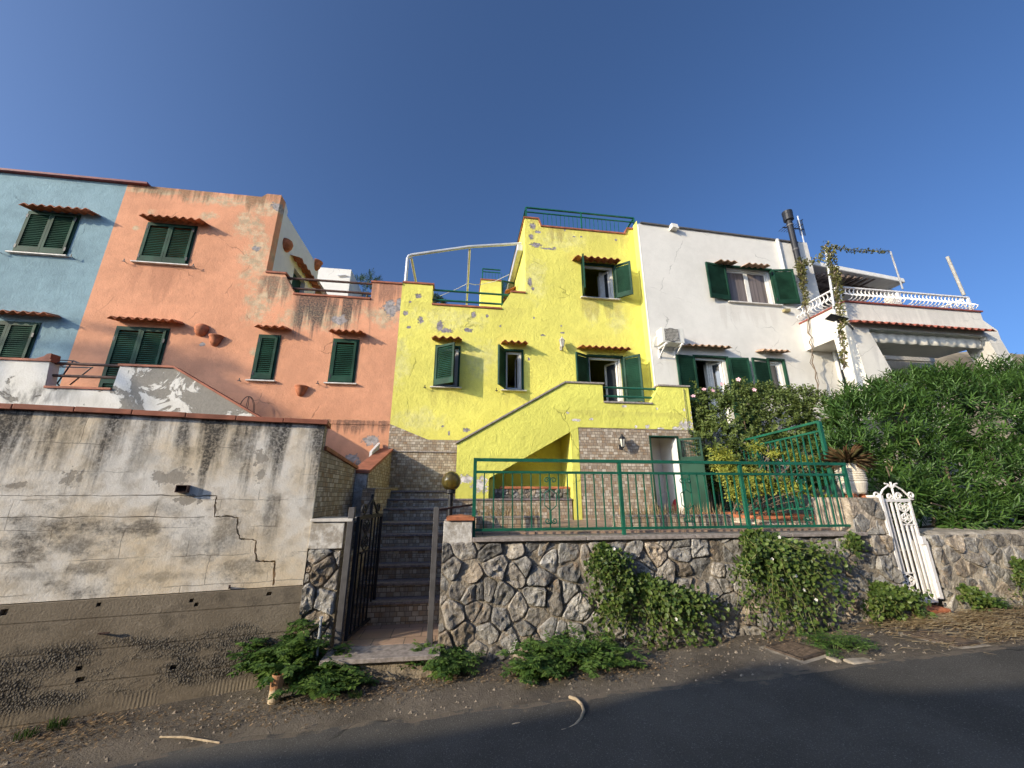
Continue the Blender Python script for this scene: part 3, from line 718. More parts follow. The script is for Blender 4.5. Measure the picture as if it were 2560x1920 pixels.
for i in range(1,6): m.box(.04,wd-.04,-.005,.005,hd*.76+i*.055,hd*.76+i*.055+.006,Md)
m.build('storage_door',GREEN,yel)
# tower roof railing
rz=at(1450,530,YF+.1).z
def roof_rail():
    m=MB(); y=YF+.12
    a=at(1315,518,y); b=at(1584,546.5,y); zt_=(a.z+b.z)/2; zb_=zTl+.1
    z2=zt_-.14
    m.bar((a.x,y,zt_),(b.x,y,zt_),.045,.03); m.bar((a.x,y,z2),(b.x,y,z2),.03,.025)
    m.bar((x_2,y,zb_),(x_3,y,zb_),.03,.025)
    for x in (a.x,(a.x+b.x)/2,b.x): m.bar((x,y,zTl+.04),(x,y,zt_),.035)
    n=26
    for i in range(1,n):
        x=a.x+(b.x-a.x)*i/n
        if x_2<x<x_3: m.bar((x,y,zb_),(x,y,z2),.012)
    # return along the side of the tower
    m.bar((a.x,y,zt_),(a.x,13,zt_),.045,.03); m.bar((a.x,y,z2),(a.x,13,z2),.03,.025)
    for yy in (10.2,11.8,13): m.bar((a.x,yy,zT),(a.x,yy,zt_),.035)
    for i in range(1,30): m.bar((a.x,y+i*.15,zT+.05),(a.x,y+i*.15,z2),.012)
    m.bar((b.x,y,zt_),(b.x,y+1.2,zt_),.045,.03); m.bar((b.x,y+.0,zt_-.5),(b.x,y+1.2,zt_-.1),.03)
    m.build('roof_railing',GREEN_RAIL,yel)
roof_rail()
# awning cassette and tiles on the tower's side, seen edge-on
p=at(1304,612,YF+.35)
MB().box(XT-.16,XT-.002,YF+.3,YF+3.6,p.z-.22,p.z-.02).build('awning_box',GALV,yel,bevel=.02)
q=atX(1282,690,XT-.2)
cn2=MB()
for i in range(6):
    y=YF+1.6+i*.22
    cn2.add([(XT-.32,y,q.z-.06),(XT-.32,y+.2,q.z-.06),(XT-.002,y+.2,q.z+.1),(XT-.002,y,q.z+.1),(XT-.32,y,q.z-.04),(XT-.32,y+.2,q.z-.04),(XT-.002,y+.2,q.z+.12),(XT-.002,y,q.z+.12)],[(3,2,1,0),(4,5,6,7),(0,1,5,4),(0,4,7,3),(1,2,6,5)])
cn2.build('side_tiles',TERRA,yel)
# rear stair-head with its own rail
yr=12.6
a=at(1203,700,yr);b=at(1290,706,yr)
m=MB(); m.box(a.x,XT-.17,yr,yr+1.1,ztY,a.z); m.build('rear_parapet',YELLOW,yel)
MB().box(a.x-.03,XT-.18,yr-.03,yr+1.13,a.z+.003,a.z+.05).build('rear_coping',COPE,yel)
c=at(1208,672,yr+.1); m=MB()
m.bar((a.x+.05,yr+.1,c.z),(XT-.2,yr+.1,c.z),.045,.03); m.bar((a.x+.05,yr+.1,c.z-.12),(XT-.2,yr+.1,c.z-.12),.03); m.bar((a.x+.05,yr+.1,a.z+.05),(a.x+.05,yr+.1,c.z),.04)
for i in range(1,14): m.bar((a.x+.05+i*.12,yr+.1,a.z+.05),(a.x+.05+i*.12,yr+.1,c.z-.12),.012)
m.build('rear_railing',GREEN_RAIL,yel)
a=at(1254,710,YF+1.8); b=at(1292,712,YF+1.8); c=at(1254,760,YF+1.8)
shutter_mesh(b.x-a.x,max(.9,a.z-c.z),place(a.x,YF+1.8,c.z-.1,R(12))).build('terrace_shutter',GREEN,yel)
# pergola of white tube on the terrace
pg=thing('pipe_pergola','white tubular pergola frame over the yellow house terrace','pergola',(0,YF+.4,ztY))
y=YF+.42; P0=at(1019,636,y); Pb=at(1013,716,y); P2=at(1304,609,y); P1=at(1173,617,y)
m=MB(); m.tube([(Pb.x,y,ztY),(Pb.x,y,P0.z-.12),(Pb.x+.03,y,P0.z-.04),(Pb.x+.12,y,P0.z)]+[(P1.x,y,P1.z),(P2.x,y,P2.z)],.04,10); m.build('front_frame',GALV,pg)
for (q,w) in (((1028,643),(1040,715)),((1174,621),(1163,765))):
    A=at(*q,y+.02); m=MB(); m.tube([(A.x,y+.06,A.z),(A.x,y+6.5,A.z-.05)],.035,8); m.build('rafter',GALV,pg)
wr=MB(); a=at(1100,740,YF+1.5); b=at(1170,708,YF+1.5); c=at(1203,711,YF+2); d=at(1273,686,YF+1.2)
pts=[a,(a+b)/2+Vector((0,0,-.02)),b,(b+c)/2+Vector((0,0,-.03)),c,(c+d)/2+Vector((0,0,-.06)),d]
tag(wr.tube(pts,.008,5).build('washing_line',simple('white_cord',(.6,.58,.56),.7),loc=a),'thin white washing line strung across the yellow house terrace','cord')

# ================================================================= WHITE HOUSE
whi=thing('white_house','tall plain white rendered house with dark green shutters and a black flue','house',(7,YWH,gz(7)))
XL=XYW+.0; zL=at(1597,559,YWH).z
XR=at(2035,680,YWH).x; xR1=at(1983,608,YWH).x; zR=at(1983,608,YWH).z
zR2=at(2019,607,YWH).z
def wr_(l,r,t,b): return (at(l,0,YWH).x if False else l,r,t,b)
ux0,ux1=at(1816,710,YWH).x,at(1937,715,YWH).x; uz1=at(1868,667,YWH).z; uz0=at(1885,759,YWH).z
lx0,lx1=at(1737,930,YWH).x,at(1826,930,YWH).x; lz1=at(1775,889,YWH).z; lz0=lz1-2.0
sx0,sx1=at(1922,930,YWH).x,at(1967,930,YWH).x; sz1=at(1938,896.5,YWH).z; sz0=at(1985,993,YWH).z
out=[(XL+.0,-.3),(XR,-.3),(XR,zR2),(xR1+.12,zR2),(xR1+.12,zR),(XL,zL)]
m=MB(); m.prism(out,YWH,YWH+TH,holes=[opening(ux0,ux1,uz0,uz1),opening(lx0,lx1,lz0,lz1),opening(sx0,sx1,sz0,sz1)])
m.box(XL,XL+.2,YWH+TH,14,-.3,zL-.02); m.box(XL+.2,XR,13.8,14,-.3,zR-.3); m.box(XR-.2,XR-.003,YWH+TH,13.8,-.3,zR-.02); m.box(XL+.2,XR-.2,YWH+TH,13.8,zR-.5,zR-.3); m.box(XL+.2,XR-.2,YWH+3,YWH+3.1,-.3,zR-.5)
m.build('wall',WHITE,whi)
# yellow-painted return strip beside the yellow house
MB().box(XL-.012,XL-.001,YWH+.06,YF-.001,2.9,zT2+.1).build('yellow_return',YELLOW,whi)
MB().box(XL-.0135,XL+.0,YWH-.003,YWH+.06,2.9,zL-.02).build('corner_edge',WHITE,whi)
m=MB(); m.bar((XL+.05,YWH+.0,zL+.015),(xR1+.12,YWH+.0,zR+.015),.1,.035); m.build('roof_edge',GREYMET,whi)
hw=(ux1-ux0)*.46
wU=window(whi,ux0,ux1,uz0,uz1,YWH,leaves=[(ux0+.02,R(-172),hw*.95,1),(ux1-.02,R(-10),hw*.84,1)],casement=[(ux0+.1,0,.5*(ux1-ux0)-.1),(ux1-.1,math.pi,.5*(ux1-ux0)-.1)],catch=False,glass=GLASSC)
window(whi,lx0,lx1,lz0,lz1,YWH,leaves=[(lx0+.02,R(-173),.52,1),(lx1-.02,R(-7),.5,1)],casement=[(lx1-.1,math.pi-.9,.42)],door=True,sill=False,name='terrace_door',curtain=(lx1-.42,lx1-.1))
window(whi,sx0,sx1,sz0,sz1,YWH,leaves=[(sx0+.02,R(-172),.52,1)],casement=[(sx0+.1,0,sx1-sx0-.2)],catch=False,glass=GLASSC)
PALET=simple('pale_tile',(.42,.27,.18),.85,.35,10,bump=.3)
canopy_px(whi,(1795,648),(1845,656),YWH,.25,mat=PALET); canopy_px(whi,(1867,657),(1926,664),YWH,.25,mat=PALET)
canopy_px(whi,(1716,861),(1830,868),YWH,.25,mat=PALET); canopy_px(whi,(1907,873),(1976,879),YWH,.25,mat=PALET)
def pipe(name,pts,r,mat,parent,n=10): return MB().tube(pts,r,n).build(name,mat,parent,smooth=False)
a=at(1944,602,YWH-.06); pipe('downpipe',[(a.x,YWH-.05,a.z+.05),(a.x,YWH-.05,uz1-.02),(a.x+.02,YWH+.01,uz1-.12),(a.x+.02,YWH+.05,uz1-.2)],.042,WHITEP,whi); pipe('downpipe',[(XR-.05,YWH+.02,uz0-.25),(XR-.05,YWH-.05,uz0-.35),(XR-.05,YWH-.05,1.5)],.042,WHITEP,whi)
q=at(1681,575,YWH); m=MB(); m.prism([(q.x-.1,q.z-.05),(q.x-.03,q.z-.02),(q.x+.06,q.z-.05),(q.x+.1,q.z-.05),(q.x+.06,q.z+.07),(q.x-.1,q.z+.09)],YWH-.16,YWH-.002); m.build('roof_spout',WHITE,whi)
q=at(1966,776.5,YWH-.05); MB().box(q.x-.08,q.x+.08,YWH-.1,YWH-.002,q.z-.035,q.z+.035).build('wall_lamp',simple('lamp_box',(.30,.25,.12),.5),whi)
# ---- things on the white house
ac=thing('air_conditioner','cream outdoor air conditioner unit on brackets on the white wall','air conditioner',at(1680,860,YWH))
ya=YWH-.36
a=at(1664,818,ya); b=at(1708,858,ya); X0,X1,Z0,Z1=a.x,b.x,b.z+.06,a.z
X0=at(1655,835,ya).x;X1=at(1710,835,ya).x;Z1=at(1680,819,ya).z;Z0=at(1680,856,ya).z
MB().box(X0,X1,ya,ya+.27,Z0,Z1).build('casing',ACP,ac,bevel=.012)
gx0,gx1,gz0,gz1=X0+.06,X1-.14,Z0+.04,Z1-.04
g=MB().box(gx0,gx1,ya-.006,ya-.001,gz0,gz1).build('fan_opening',DARKGRILL,ac)
m=MB()
for i in range(12): x=gx0+(gx1-gx0)*i/11; m.box(x-.0018,x+.0018,ya-.012,ya-.0065,gz0,gz1)
for i in range(9): z=gz0+(gz1-gz0)*i/8; m.box(gx0,gx1,ya-.015,ya-.0125,z-.0018,z+.0018)
m.build('fan_grille',ACP,ac)
m=MB(); cx=(gx0+gx1)/2;cz=(gz0+gz1)/2; m.tube([(cx+.17*math.cos(t*.2618),ya-.008,cz+.17*math.sin(t*.2618)) for t in range(24)],.008,5,closed=True); m.build('fan_ring',GREYMET,ac)
for x in (X0+.08,X1-.08):
    MB().bar((x,YWH,Z0-.03),(x,ya-.02,Z0-.03),.04).bar((x,YWH-.01,Z0-.25),(x,ya+.04,Z0-.05),.03).box(x-.02,x+.02,YWH-.02,YWH,Z0-.28,Z0).build('bracket',WHITEMET,ac)
m=MB(); m.tube([(X0-.0,ya+.2,Z0+.22),(X0-.07,ya+.22,Z0+.2),(X0-.09,ya+.25,Z0+.1),(X0-.03,YWH,Z0+.02)],.014,6); m.build('hose',WHITEP,ac)
# flue
yf=YWH-.14
a=at(1970,548,yf); b=at(2001,668,yf)
fx=(a.x+b.x)/2
fl=thing('chimney_flue','black metal chimney flue with a drum cowl rising beside the white house','flue',(fx,yf,b.z-.4))
m=MB(); m.tube([(fx,yf,b.z-.5),(fx,yf,a.z)],.075,14); m.build('pipe',BLACKI,fl,smooth=False)
for zz in (b.z+.55,b.z+1.35): MB().tube([(fx,yf,zz-.02),(fx,yf,zz+.02)],.082,14).build('collar',GREYMET,fl)
c=at(1968,534,yf); MB().lathe([(.10,-.0),(.125,.02),(.125,.2),(.13,.21),(.13,.3),(.1,.32)],(fx,yf,a.z-.06),16).build('cowl',BLACKI,fl)
# TV antenna behind the roof edge
an=thing('tv_antenna','small rooftop television antenna behind the black flue','antenna',at(2010,610,YWH+.6))
ay=YWH+.6; q=at(2010,606,ay); tz=at(2007,560,ay).z
m=MB(); m.tube([(q.x,ay,q.z-.4),(q.x,ay,tz+.28)],.018,6); m.build('mast',GALV,an)
m=MB()
c=at(1975,570,ay); d=at(2012,580,ay)
m.bar((c.x-.25,ay,c.z),(d.x,ay,c.z),.025)
for i in range(6): x=c.x-.22+i*.09; m.bar((x,ay-.2,c.z),(x,ay+.2,c.z),.01)
m.build('boom',BLACKI,an)
m=MB()
for k in range(3):
    p=at(2001,562+k*12,ay); m.bar((p.x-.06,ay-.1,p.z-.03+.1),(p.x+.24,ay+.1,p.z+.30),.028)
for k in range(5): p=at(2000+k*3,590,ay); m.bar((p.x+.03,ay,p.z+.02),(p.x+.03,ay,p.z+.58),.012)
m.build('reflector',BLACKI,an)

# ================================================================= WHITE VILLA WITH BALCONY
YB=6.97
vil=thing('white_villa','white villa with a curved-bar balcony railing and buttress columns','house',(11,YWH,gz(11)))
XV=XR+.0
bx0=at(2111,755,YB).x; bx1=at(2451,782,YB).x; bz=(at(2111,755,YB).z+at(2451,782,YB).z)/2
lin=at(2126,827,YB).z
xoR=at(2494,826,YB).x
# front wall plate with the sloping buttress columns
A=lambda u,v: xz(u,v,YB)
zt0=lin; 
pA=A(2141,800); pB=A(2492,826)
zlint=(A(2172,824)[1]+A(2466,840)[1])/2
oL0=A(2172.5,824)[0]; oL1=A(2228,922); oR0=A(2466,840)[0]; oR1=A(2520,930)
cL1=A(2156,925)
kx=(oL1[0]-oL0)/(zlint-oL1[1])
zgv=1.6
def down(x,z,k): return (x+k*(z-zgv),zgv)
kl=(cL1[0]-A(2126,827)[0])/(lin-cL1[1]); 
kr=(A(2555,930)[0]-xoR)/(pB[1]-A(2555,930)[1])
kr2=(oR1[0]-oR0)/(zlint-oR1[1])
TB=.30
m=MB()
m.prism([(bx0,lin),(oL0-.0,lin),(oL0,zlint),(oR0,zlint),(oR0,lin-.001),(xoR,lin-.001),(xoR,pB[1]),(bx1,pB[1]+.25),(bx1,bz),(bx0,bz)],YB,YB+TB)
m.prism([(bx0,lin-.003),down(bx0,lin,kl),down(oL0,zlint,kx),(oL0,lin-.003)],YB-.004,YB+TB+.15)
m.prism([(oR0,lin-.004),down(oR0,zlint,kr2),down(xoR,pB[1],kr),(xoR,lin-.004)],YB-.004,YB+TB+.15)
# balcony slab, left parapet, right parapet
m.box(bx0,xoR-.1,YB+TB+.002,YWH-.002,lin-.02,lin+.14)
m.box(bx0,bx0+.14,YB+TB+.002,YWH-.002,lin+.143,bz-.002)
m.box(bx1-.16,bx1,YB+TB+.002,YWH-.002,lin+.143,bz-.002)
xw=at(2314,880,8.6).x
m.box(XV-2,xw,YWH+TH,10.2,lin-.02,lin+.14)
m.build('balcony_wall',WHITE2,vil)
m=MB(); m.box(XR+.002,xw,YWH+.28,YWH+.45,0,lin-.021); m.box(xw-.15,xw,YWH+.451,10.2,0,lin-.021)
lw=m.build('lower_wall',WHITE2,vil)
q=at(2104,910,YWH+.27); q2=at(2128,910,YWH+.27); zq=at(2104,905,YWH+.27).z
shutter_mesh(.62,1.5,place(q.x-.02,YWH+.24,zq-1.5,0)).build('lower_shutter',GREEN,vil)
m=MB(); m.box(bx0-.03,bx1+.03,YB-.04,YB+TB+.02,bz+.002,bz+.035); m.box(bx0-.03,bx0+.17,YB+TB+.022,YWH-.003,bz+.002,bz+.035); m.box(bx1-.18,bx1+.03,YB+TB+.022,YWH,bz+.002,bz+.035)
m.build('balcony_coping',simple('red_tile_edge',(.26,.07,.05),.7,.25),vil)
# tile strip over the lintel
a=at(2141,800,YB-.22); b=at(2492,829,YB-.22)
cv=canopy(vil,a.x,b.x,(a.z+b.z)/2,YB,.22,.1,pitch=.19,name='lintel_tiles',mat=simple('red_roof_tile',(.30,.085,.055),.8,.3,10))
# balcony railing with bulging bars
zr_=(at(2099,711,YB).z+at(2421,739,YB).z)/2
zb_=bz+.045; H=zr_-zb_
tag_r=MB(); yy=YB+.1
rail=MB(); rail.bar((bx0+.05,yy,zr_),(bx1-.05,yy,zr_),.05,.03); rail.bar((bx0+.05,yy,zr_),(bx0+.05,YWH,zr_),.05,.03); rail.bar((bx1-.05,yy,zr_),(bx1-.05,YWH,zr_),.05,.03)
rail.bar((bx0+.05,yy,zb_+.02),(bx1-.05,yy,zb_+.02),.04,.02); rail.bar((bx0+.05,yy,zb_+.02),(bx0+.05,YWH,zb_+.02),.04,.02); rail.bar((bx1-.05,yy,zb_+.02),(bx1-.05,YWH,zb_+.02),.04,.02)
rl=rail.build('balcony_railing',WHITEMET,vil)
prof=[(0,1),(.005,.86),(-.03,.70),(.0,.52),(.11,.30),(.15,.16),(.11,.05),(0,.0)]
prof=[(0,1),(-.03,.86),(-.025,.70),(.05,.50),(.15,.33),(.20,.19),(.15,.07),(0,.0)]
def bal(x,y,dx,dy):
    m=MB(); m.tube([(x+dx*o,y+dy*o,zb_+.02+(H-.03)*t) for o,t in prof],.013,5); return m
n=34
for i in range(n+1):
    x=bx0+.05+(bx1-bx0-.1)*i/n
    if i in (0,n//3+4,n): MB().bar((x,yy,zb_),(x,yy,zr_),.06,.04).build('rail_post',WHITEMET,rl)
    else: bal(x,yy,0,-1).build('baluster',WHITEMET,rl)
for i in range(1,11): bal(bx0+.05,yy+(YWH-yy)*i/11,-1,0).build('baluster',WHITEMET,rl)
for i in range(1,10): bal(bx1-.05,yy+(YWH-yy)*i/10,1,0).build('baluster',WHITEMET,rl)
# pergola roof behind the railing
yp1=8.75
a=at(2038,649,yp1); b=at(2262,697,yp1); zz=(a.z+b.z)/2
m=MB(); m.add([(a.x-.6,yp1,a.z+.02),(b.x,yp1,b.z+.02),(b.x,yp1+2.6,b.z+.02),(a.x-.6,yp1+2.6,a.z+.02),(a.x-.6,yp1,a.z-.13),(b.x,yp1,b.z-.13),(b.x,yp1+2.6,b.z-.13),(a.x-.6,yp1+2.6,a.z-.13)],[(0,1,2,3),(7,6,5,4),(4,5,1,0),(5,6,2,1),(6,7,3,2),(7,4,0,3)])
m.build('veranda_roof',WHITEP,vil,bevel=.03)
m=MB()
for k in range(14): x=a.x+(b.x-a.x)*(k+.5)/14; m.box(x-.035,x+.035,yp1+.1,yp1+2.5,zz-.24,zz-.16)
m.box(a.x-.5,b.x-.2,yp1+.5,yp1+.6,zz-.34,zz-.245)
m.build('roof_joists',simple('veranda_timber',(.16,.12,.10),.7,.3),vil)
c=at(2236,720,yp1+.3); MB().box(c.x-.1,c.x+.1,yp1+.4,yp1+.6,lin,zz-.345).build('veranda_post',WHITE2,vil)
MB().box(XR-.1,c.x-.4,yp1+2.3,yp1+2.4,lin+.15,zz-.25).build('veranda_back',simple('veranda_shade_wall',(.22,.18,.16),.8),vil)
# folded awning valance with a wavy hem
m=MB(); NX=90; xs0=oL0+.03; xs1=oR0-.03; vs=[];fs=[]
for i in range(NX+1):
    t=i/NX; x=xs0+(xs1-xs0)*t; s=.025*abs(math.sin(t*math.pi*9))+.025*mn.noise(Vector((t*14,2,0)))
    yw=YB+.14+.013*math.sin(t*math.pi*23)
    vs+= [(x,yw,zlint+.02),(x,yw-.03,zlint-.12),(x,yw-.02+.02*math.sin(t*60),zlint-.25-s)]
for i in range(NX):
    for k in range(2): fs.append((i*3+k,i*3+k+1,i*3+k+4,i*3+k+3))
m.add(vs,fs); va=m.build('awning_valance',simple('cream_awning_cloth',(.74,.70,.62),.85,.1),vil,smooth=True)
so_=va.modifiers.new('thick','SOLIDIFY'); so_.thickness=.006
# solar street lamp-like panel fixed to the balcony corner
q=at(2092,797,YB-.25); pn=MB(); M=Matrix.Translation(q)@Matrix.Rotation(R(-18),4,'X')@Matrix.Rotation(R(16),4,'Y')
pn.box(-.2,.2,-.09,.09,-.012,.012,M); pnl=thing('solar_lamp','flat dark solar lamp fixed by an arm to the balcony corner','lamp',q)
pn.build('panel',BLACKI,pnl,bevel=.01); MB().bar((q.x+.18,q.y,q.z-.03),(bx0+.02,YB-.01,q.z-.1),.03).build('arm',GREYMET,pnl)
# poles carrying vines
def pole(u0,v0,u1,v1,Y,r,label,nm='pole',mat=simple('weathered_pole_metal',(.33,.33,.34),.6),cat='pole'):
    a=at(u0,v0,Y); b=at(u1,v1,Y); return tag(MB().tube([(b.x,Y,b.z),((a.x),Y,a.z)],r,8).build(nm,mat,loc=(b.x,Y,b.z)),label,cat)
pole(2226,629,2257,723,YB+.6,.02,'thin grey pole standing behind the balcony railing, its top reached by a vine')
pole(2368,642,2410,738,YB+.5,.036,'bare weathered pole leaning behind the right end of the balcony railing',mat=simple('weathered_pole',(.36,.34,.30),.8))

# ================================================================= STREET WALLS
ANG=R(9.9); WU=Vector((math.cos(ANG),math.sin(ANG),0)); WC=Vector((-1.56,4.72,0))   # left wall runs from its corner to the left
def lw_at(u,v,off=0):
    n=Vector((math.sin(ANG),-math.cos(ANG),0)); r=ray(u,v); t=(WC+n*off-CAMP).dot(n)/r.dot(n); return CAMP+r*t
def lw_s(u,v,off=0): p=lw_at(u,v,off); return ((p-WC).dot(WU),p.z)
MW=Matrix.Translation(WC)@Matrix.Rotation(ANG,4,'Z')
def on_wall(mb,start):
    for i in range(start,len(mb.v)): mb.v[i]=tuple(MW@Vector(mb.v[i]))
lwt=thing('rendered_street_wall','stained cream rendered wall with a stepped crack and terracotta coping','wall',(-3.6,4.4,-.2))
ztop=lw_s(805,1056)[1]-.03; zleft=lw_s(10,1018)[1]-.03
zj0=lw_s(0,1512)[1]; zj1=lw_s(757,1463)[1]; sj0=lw_s(0,1512)[0]
sl=(zj1-zj0)/(0-sj0); SL=-6.0
zj=lambda s: zj1+sl*s
crk_px=[(0,1238),(95,1239),(185,1238),(275,1240),(380,1238),(480,1241),(541,1239),(537,1264),(536,1292),(565,1290),(594,1294),(592,1322),(598,1346),(620,1348),(640,1350),(638,1375),(641,1402),(662,1404),(687,1403),(685,1430),(683,1463)]
crk=[lw_s(u,v) for u,v in crk_px]
wid=[w_*.8 for w_ in [.0025,.003,.0035,.003,.004,.005,.009,.010,.009,.008,.009,.011,.010,.008,.008,.010,.012,.010,.012,.014,.013]]
rj=random.Random(21); c_=[];w_2=[]
for i in range(len(crk)-1):
    for k in range(4):
        t_=k/4; j=.0 if k==0 else .0055
        c_.append((crk[i][0]+(crk[i+1][0]-crk[i][0])*t_+rj.uniform(-j,j),crk[i][1]+(crk[i+1][1]-crk[i][1])*t_+rj.uniform(-j,j))); w_2.append((wid[i]+(wid[i+1]-wid[i])*t_)*rj.uniform(.55,1.35))
crk=c_+[crk[-1]]; wid=w_2+[wid[-1]]
up=[];dn=[]
for i,(p,w) in enumerate(zip(crk,wid)):
    a=crk[max(i-1,0)];b=crk[min(i+1,len(crk)-1)]
    t=Vector((b[0]-a[0],b[1]-a[1],0)).normalized(); nrm=(-t.y,t.x); j=.6+.8*rnd.random()
    up.append((p[0]+nrm[0]*w*j,p[1]+nrm[1]*w*j)); dn.append((p[0]-nrm[0]*w,p[1]-nrm[1]*w))
crack_loop=dn+up[::-1]
c2=[lw_s(u,v) for u,v in ((-60,1293),(30,1294),(90,1291),(150,1295),(230,1290),(300,1293),(370,1291),(450,1295),(512,1292))]; r9=random.Random(9); w2=[.0015+.003*r9.random() for _ in c2]
crack2=[(p[0],p[1]-w) for p,w in zip(c2,w2)]+[(p[0],p[1]+w) for p,w in list(zip(c2,w2))[::-1]]
m=MB(); m.prism([(SL,zj(SL)+.004),(0,zj1+.004),(0,ztop),(SL,ztop)],.0,.035,holes=[crack_loop,crack2])
m.box(SL,0,.0355,.25,-1,ztop); on_wall(m,0)
m.build('render',OLDWALL,lwt)
m=MB(); hl=[]
for (u,v,w,h) in ((490,1512,.02,.02),(478,1502,.02,.02),(672,1485,.025,.02),(8,1532,.03,.03),(246,1512,.02,.02),(196,1672,.028,.022),(199,1700,.035,.024),(432,1669,.03,.022)):
    s,z=lw_s(u,v,.03); hl.append([(s-w*.9,z-h*.8),(s+w*.8,z-h*.7),(s+w,z+h),(s-w*.7,z+h*.9)])
m.prism([(SL,-1),(.03,-1),(.03,zj1-.004),(SL,zj(SL)-.004)],-.03,.03,holes=hl); on_wall(m,0)
m.build('concrete_base',CONC,lwt)
m=MB(); nC=13; L=.46
for i in range(nC):
    s1=.035-i*L; s0=s1-L+.006
    st=len(m.v); dz=.004*math.sin(i*5.1); m.box(s0,s1,-.045,.29,ztop+.003+dz,ztop+.055+dz); on_wall(m,st)
m.build('coping',COPE,lwt,bevel=.004)
m=MB(); s,z=lw_s(460,1222); st=0
m.box(s-.05,s+.05,-.06,.02,z-.036,z-.03); m.box(s-.05,s+.05,-.06,.02,z+.03,z+.036); m.box(s-.05,s-.044,-.06,.02,z-.0302,z+.0302); m.box(s+.044,s+.05,-.06,.02,z-.0302,z+.0302); m.box(s-.0442,s+.0442,-.004,-.001,z-.0302,z+.0302)
on_wall(m,0); m.build('drain_spout',RUST,lwt)
s,z=lw_s(262,1583,.03); m=MB(); m.bar((s-.02,-.03,z),(s-.005,-.075,z+.008),.014); m.bar((s-.03,-.07,z+.01),(s+.05,-.068,z+.01),.012); on_wall(m,0); m.build('rebar_stub',RUST,lwt)
s,z=lw_s(575,1462,.0); m=MB(); m.bar((s,-.0,z-.03),(s+.012,-.05,z+.0),.016); on_wall(m,0); m.build('iron_stub',RUST,lwt)
# clad return wall beside the steps
rw=thing('clad_stair_wall','stone-clad wall along the left of the steps with orange coping','wall',(-1.6,6,.2))
XA=-1.57
def xa_(u,v): p=atX(u,v,XA); return (p.y,p.z)
c0=xa_(808,1124); c1=xa_(906,1177)
yk=6.45
m=MB(); m.prism([(4.76,.1),(yk,.1),(yk,c1[1]-.0),(4.84,c0[1]),(4.84,ztop),(4.76,ztop)],XA-.2,XA,axis='x')
XA2=-1.38
f0=atX(916,1182,XA2); f1=atX(981,1127,XA2)
m.prism([(yk+.002,.1),(YF-.003,.1),(YF-.003,f1.z),(yk+.002,f0.z)],XA2-.22,XA2,axis='x')
yl=atX(935,1250,-1.2).y
m.build('clad_wall',CLAD,rw)
m=MB(); m.prism([(yl,.1),(YF-.004,.1),(YF-.004,1.83),(yl,1.78)],XA2+.002,-1.2,axis='x'); m.build('clad_plinth',CLAD,rw)
m=MB(); m.prism([(yl-.01,1.783),(YF-.005,1.833),(YF-.005,1.85),(yl-.01,1.80)],XA2+.004,-1.19,axis='x'); m.build('plinth_ledge',GREYSLAB,rw)
m=MB()
m.prism([(4.845,c0[1]+.003),(yk+.0,c1[1]+.003),(yk+.0,c1[1]+.045),(4.845,c0[1]+.045)],XA-.22,XA+.03,axis='x')
m.prism([(yk-.03,f0.z+.0),(YF-.006,f1.z+.003),(YF-.006,f1.z+.048),(yk-.03,f0.z+.045)],XA2-.25,XA2+.02,axis='x')
m.build('wall_coping',COPE,rw)
MB().box(XA2-.222,XA2-.02,yk-.006,yk+.0,1.3,f0.z-.01).build('render_patch',WBLOCK,rw)
q=atX(940,1150,-1.62); m=MB(); m.prism([(7.75,2.34),(YF-.05,2.58),(YF-.05,2.76),(7.75,2.50)],-1.68,-1.635,axis='x'); tag(m.build('stair_kerb',SHED,loc=(-1.68,7.6,2.2)),'sloping white rendered kerb behind the orange coping at the pink wall','kerb')

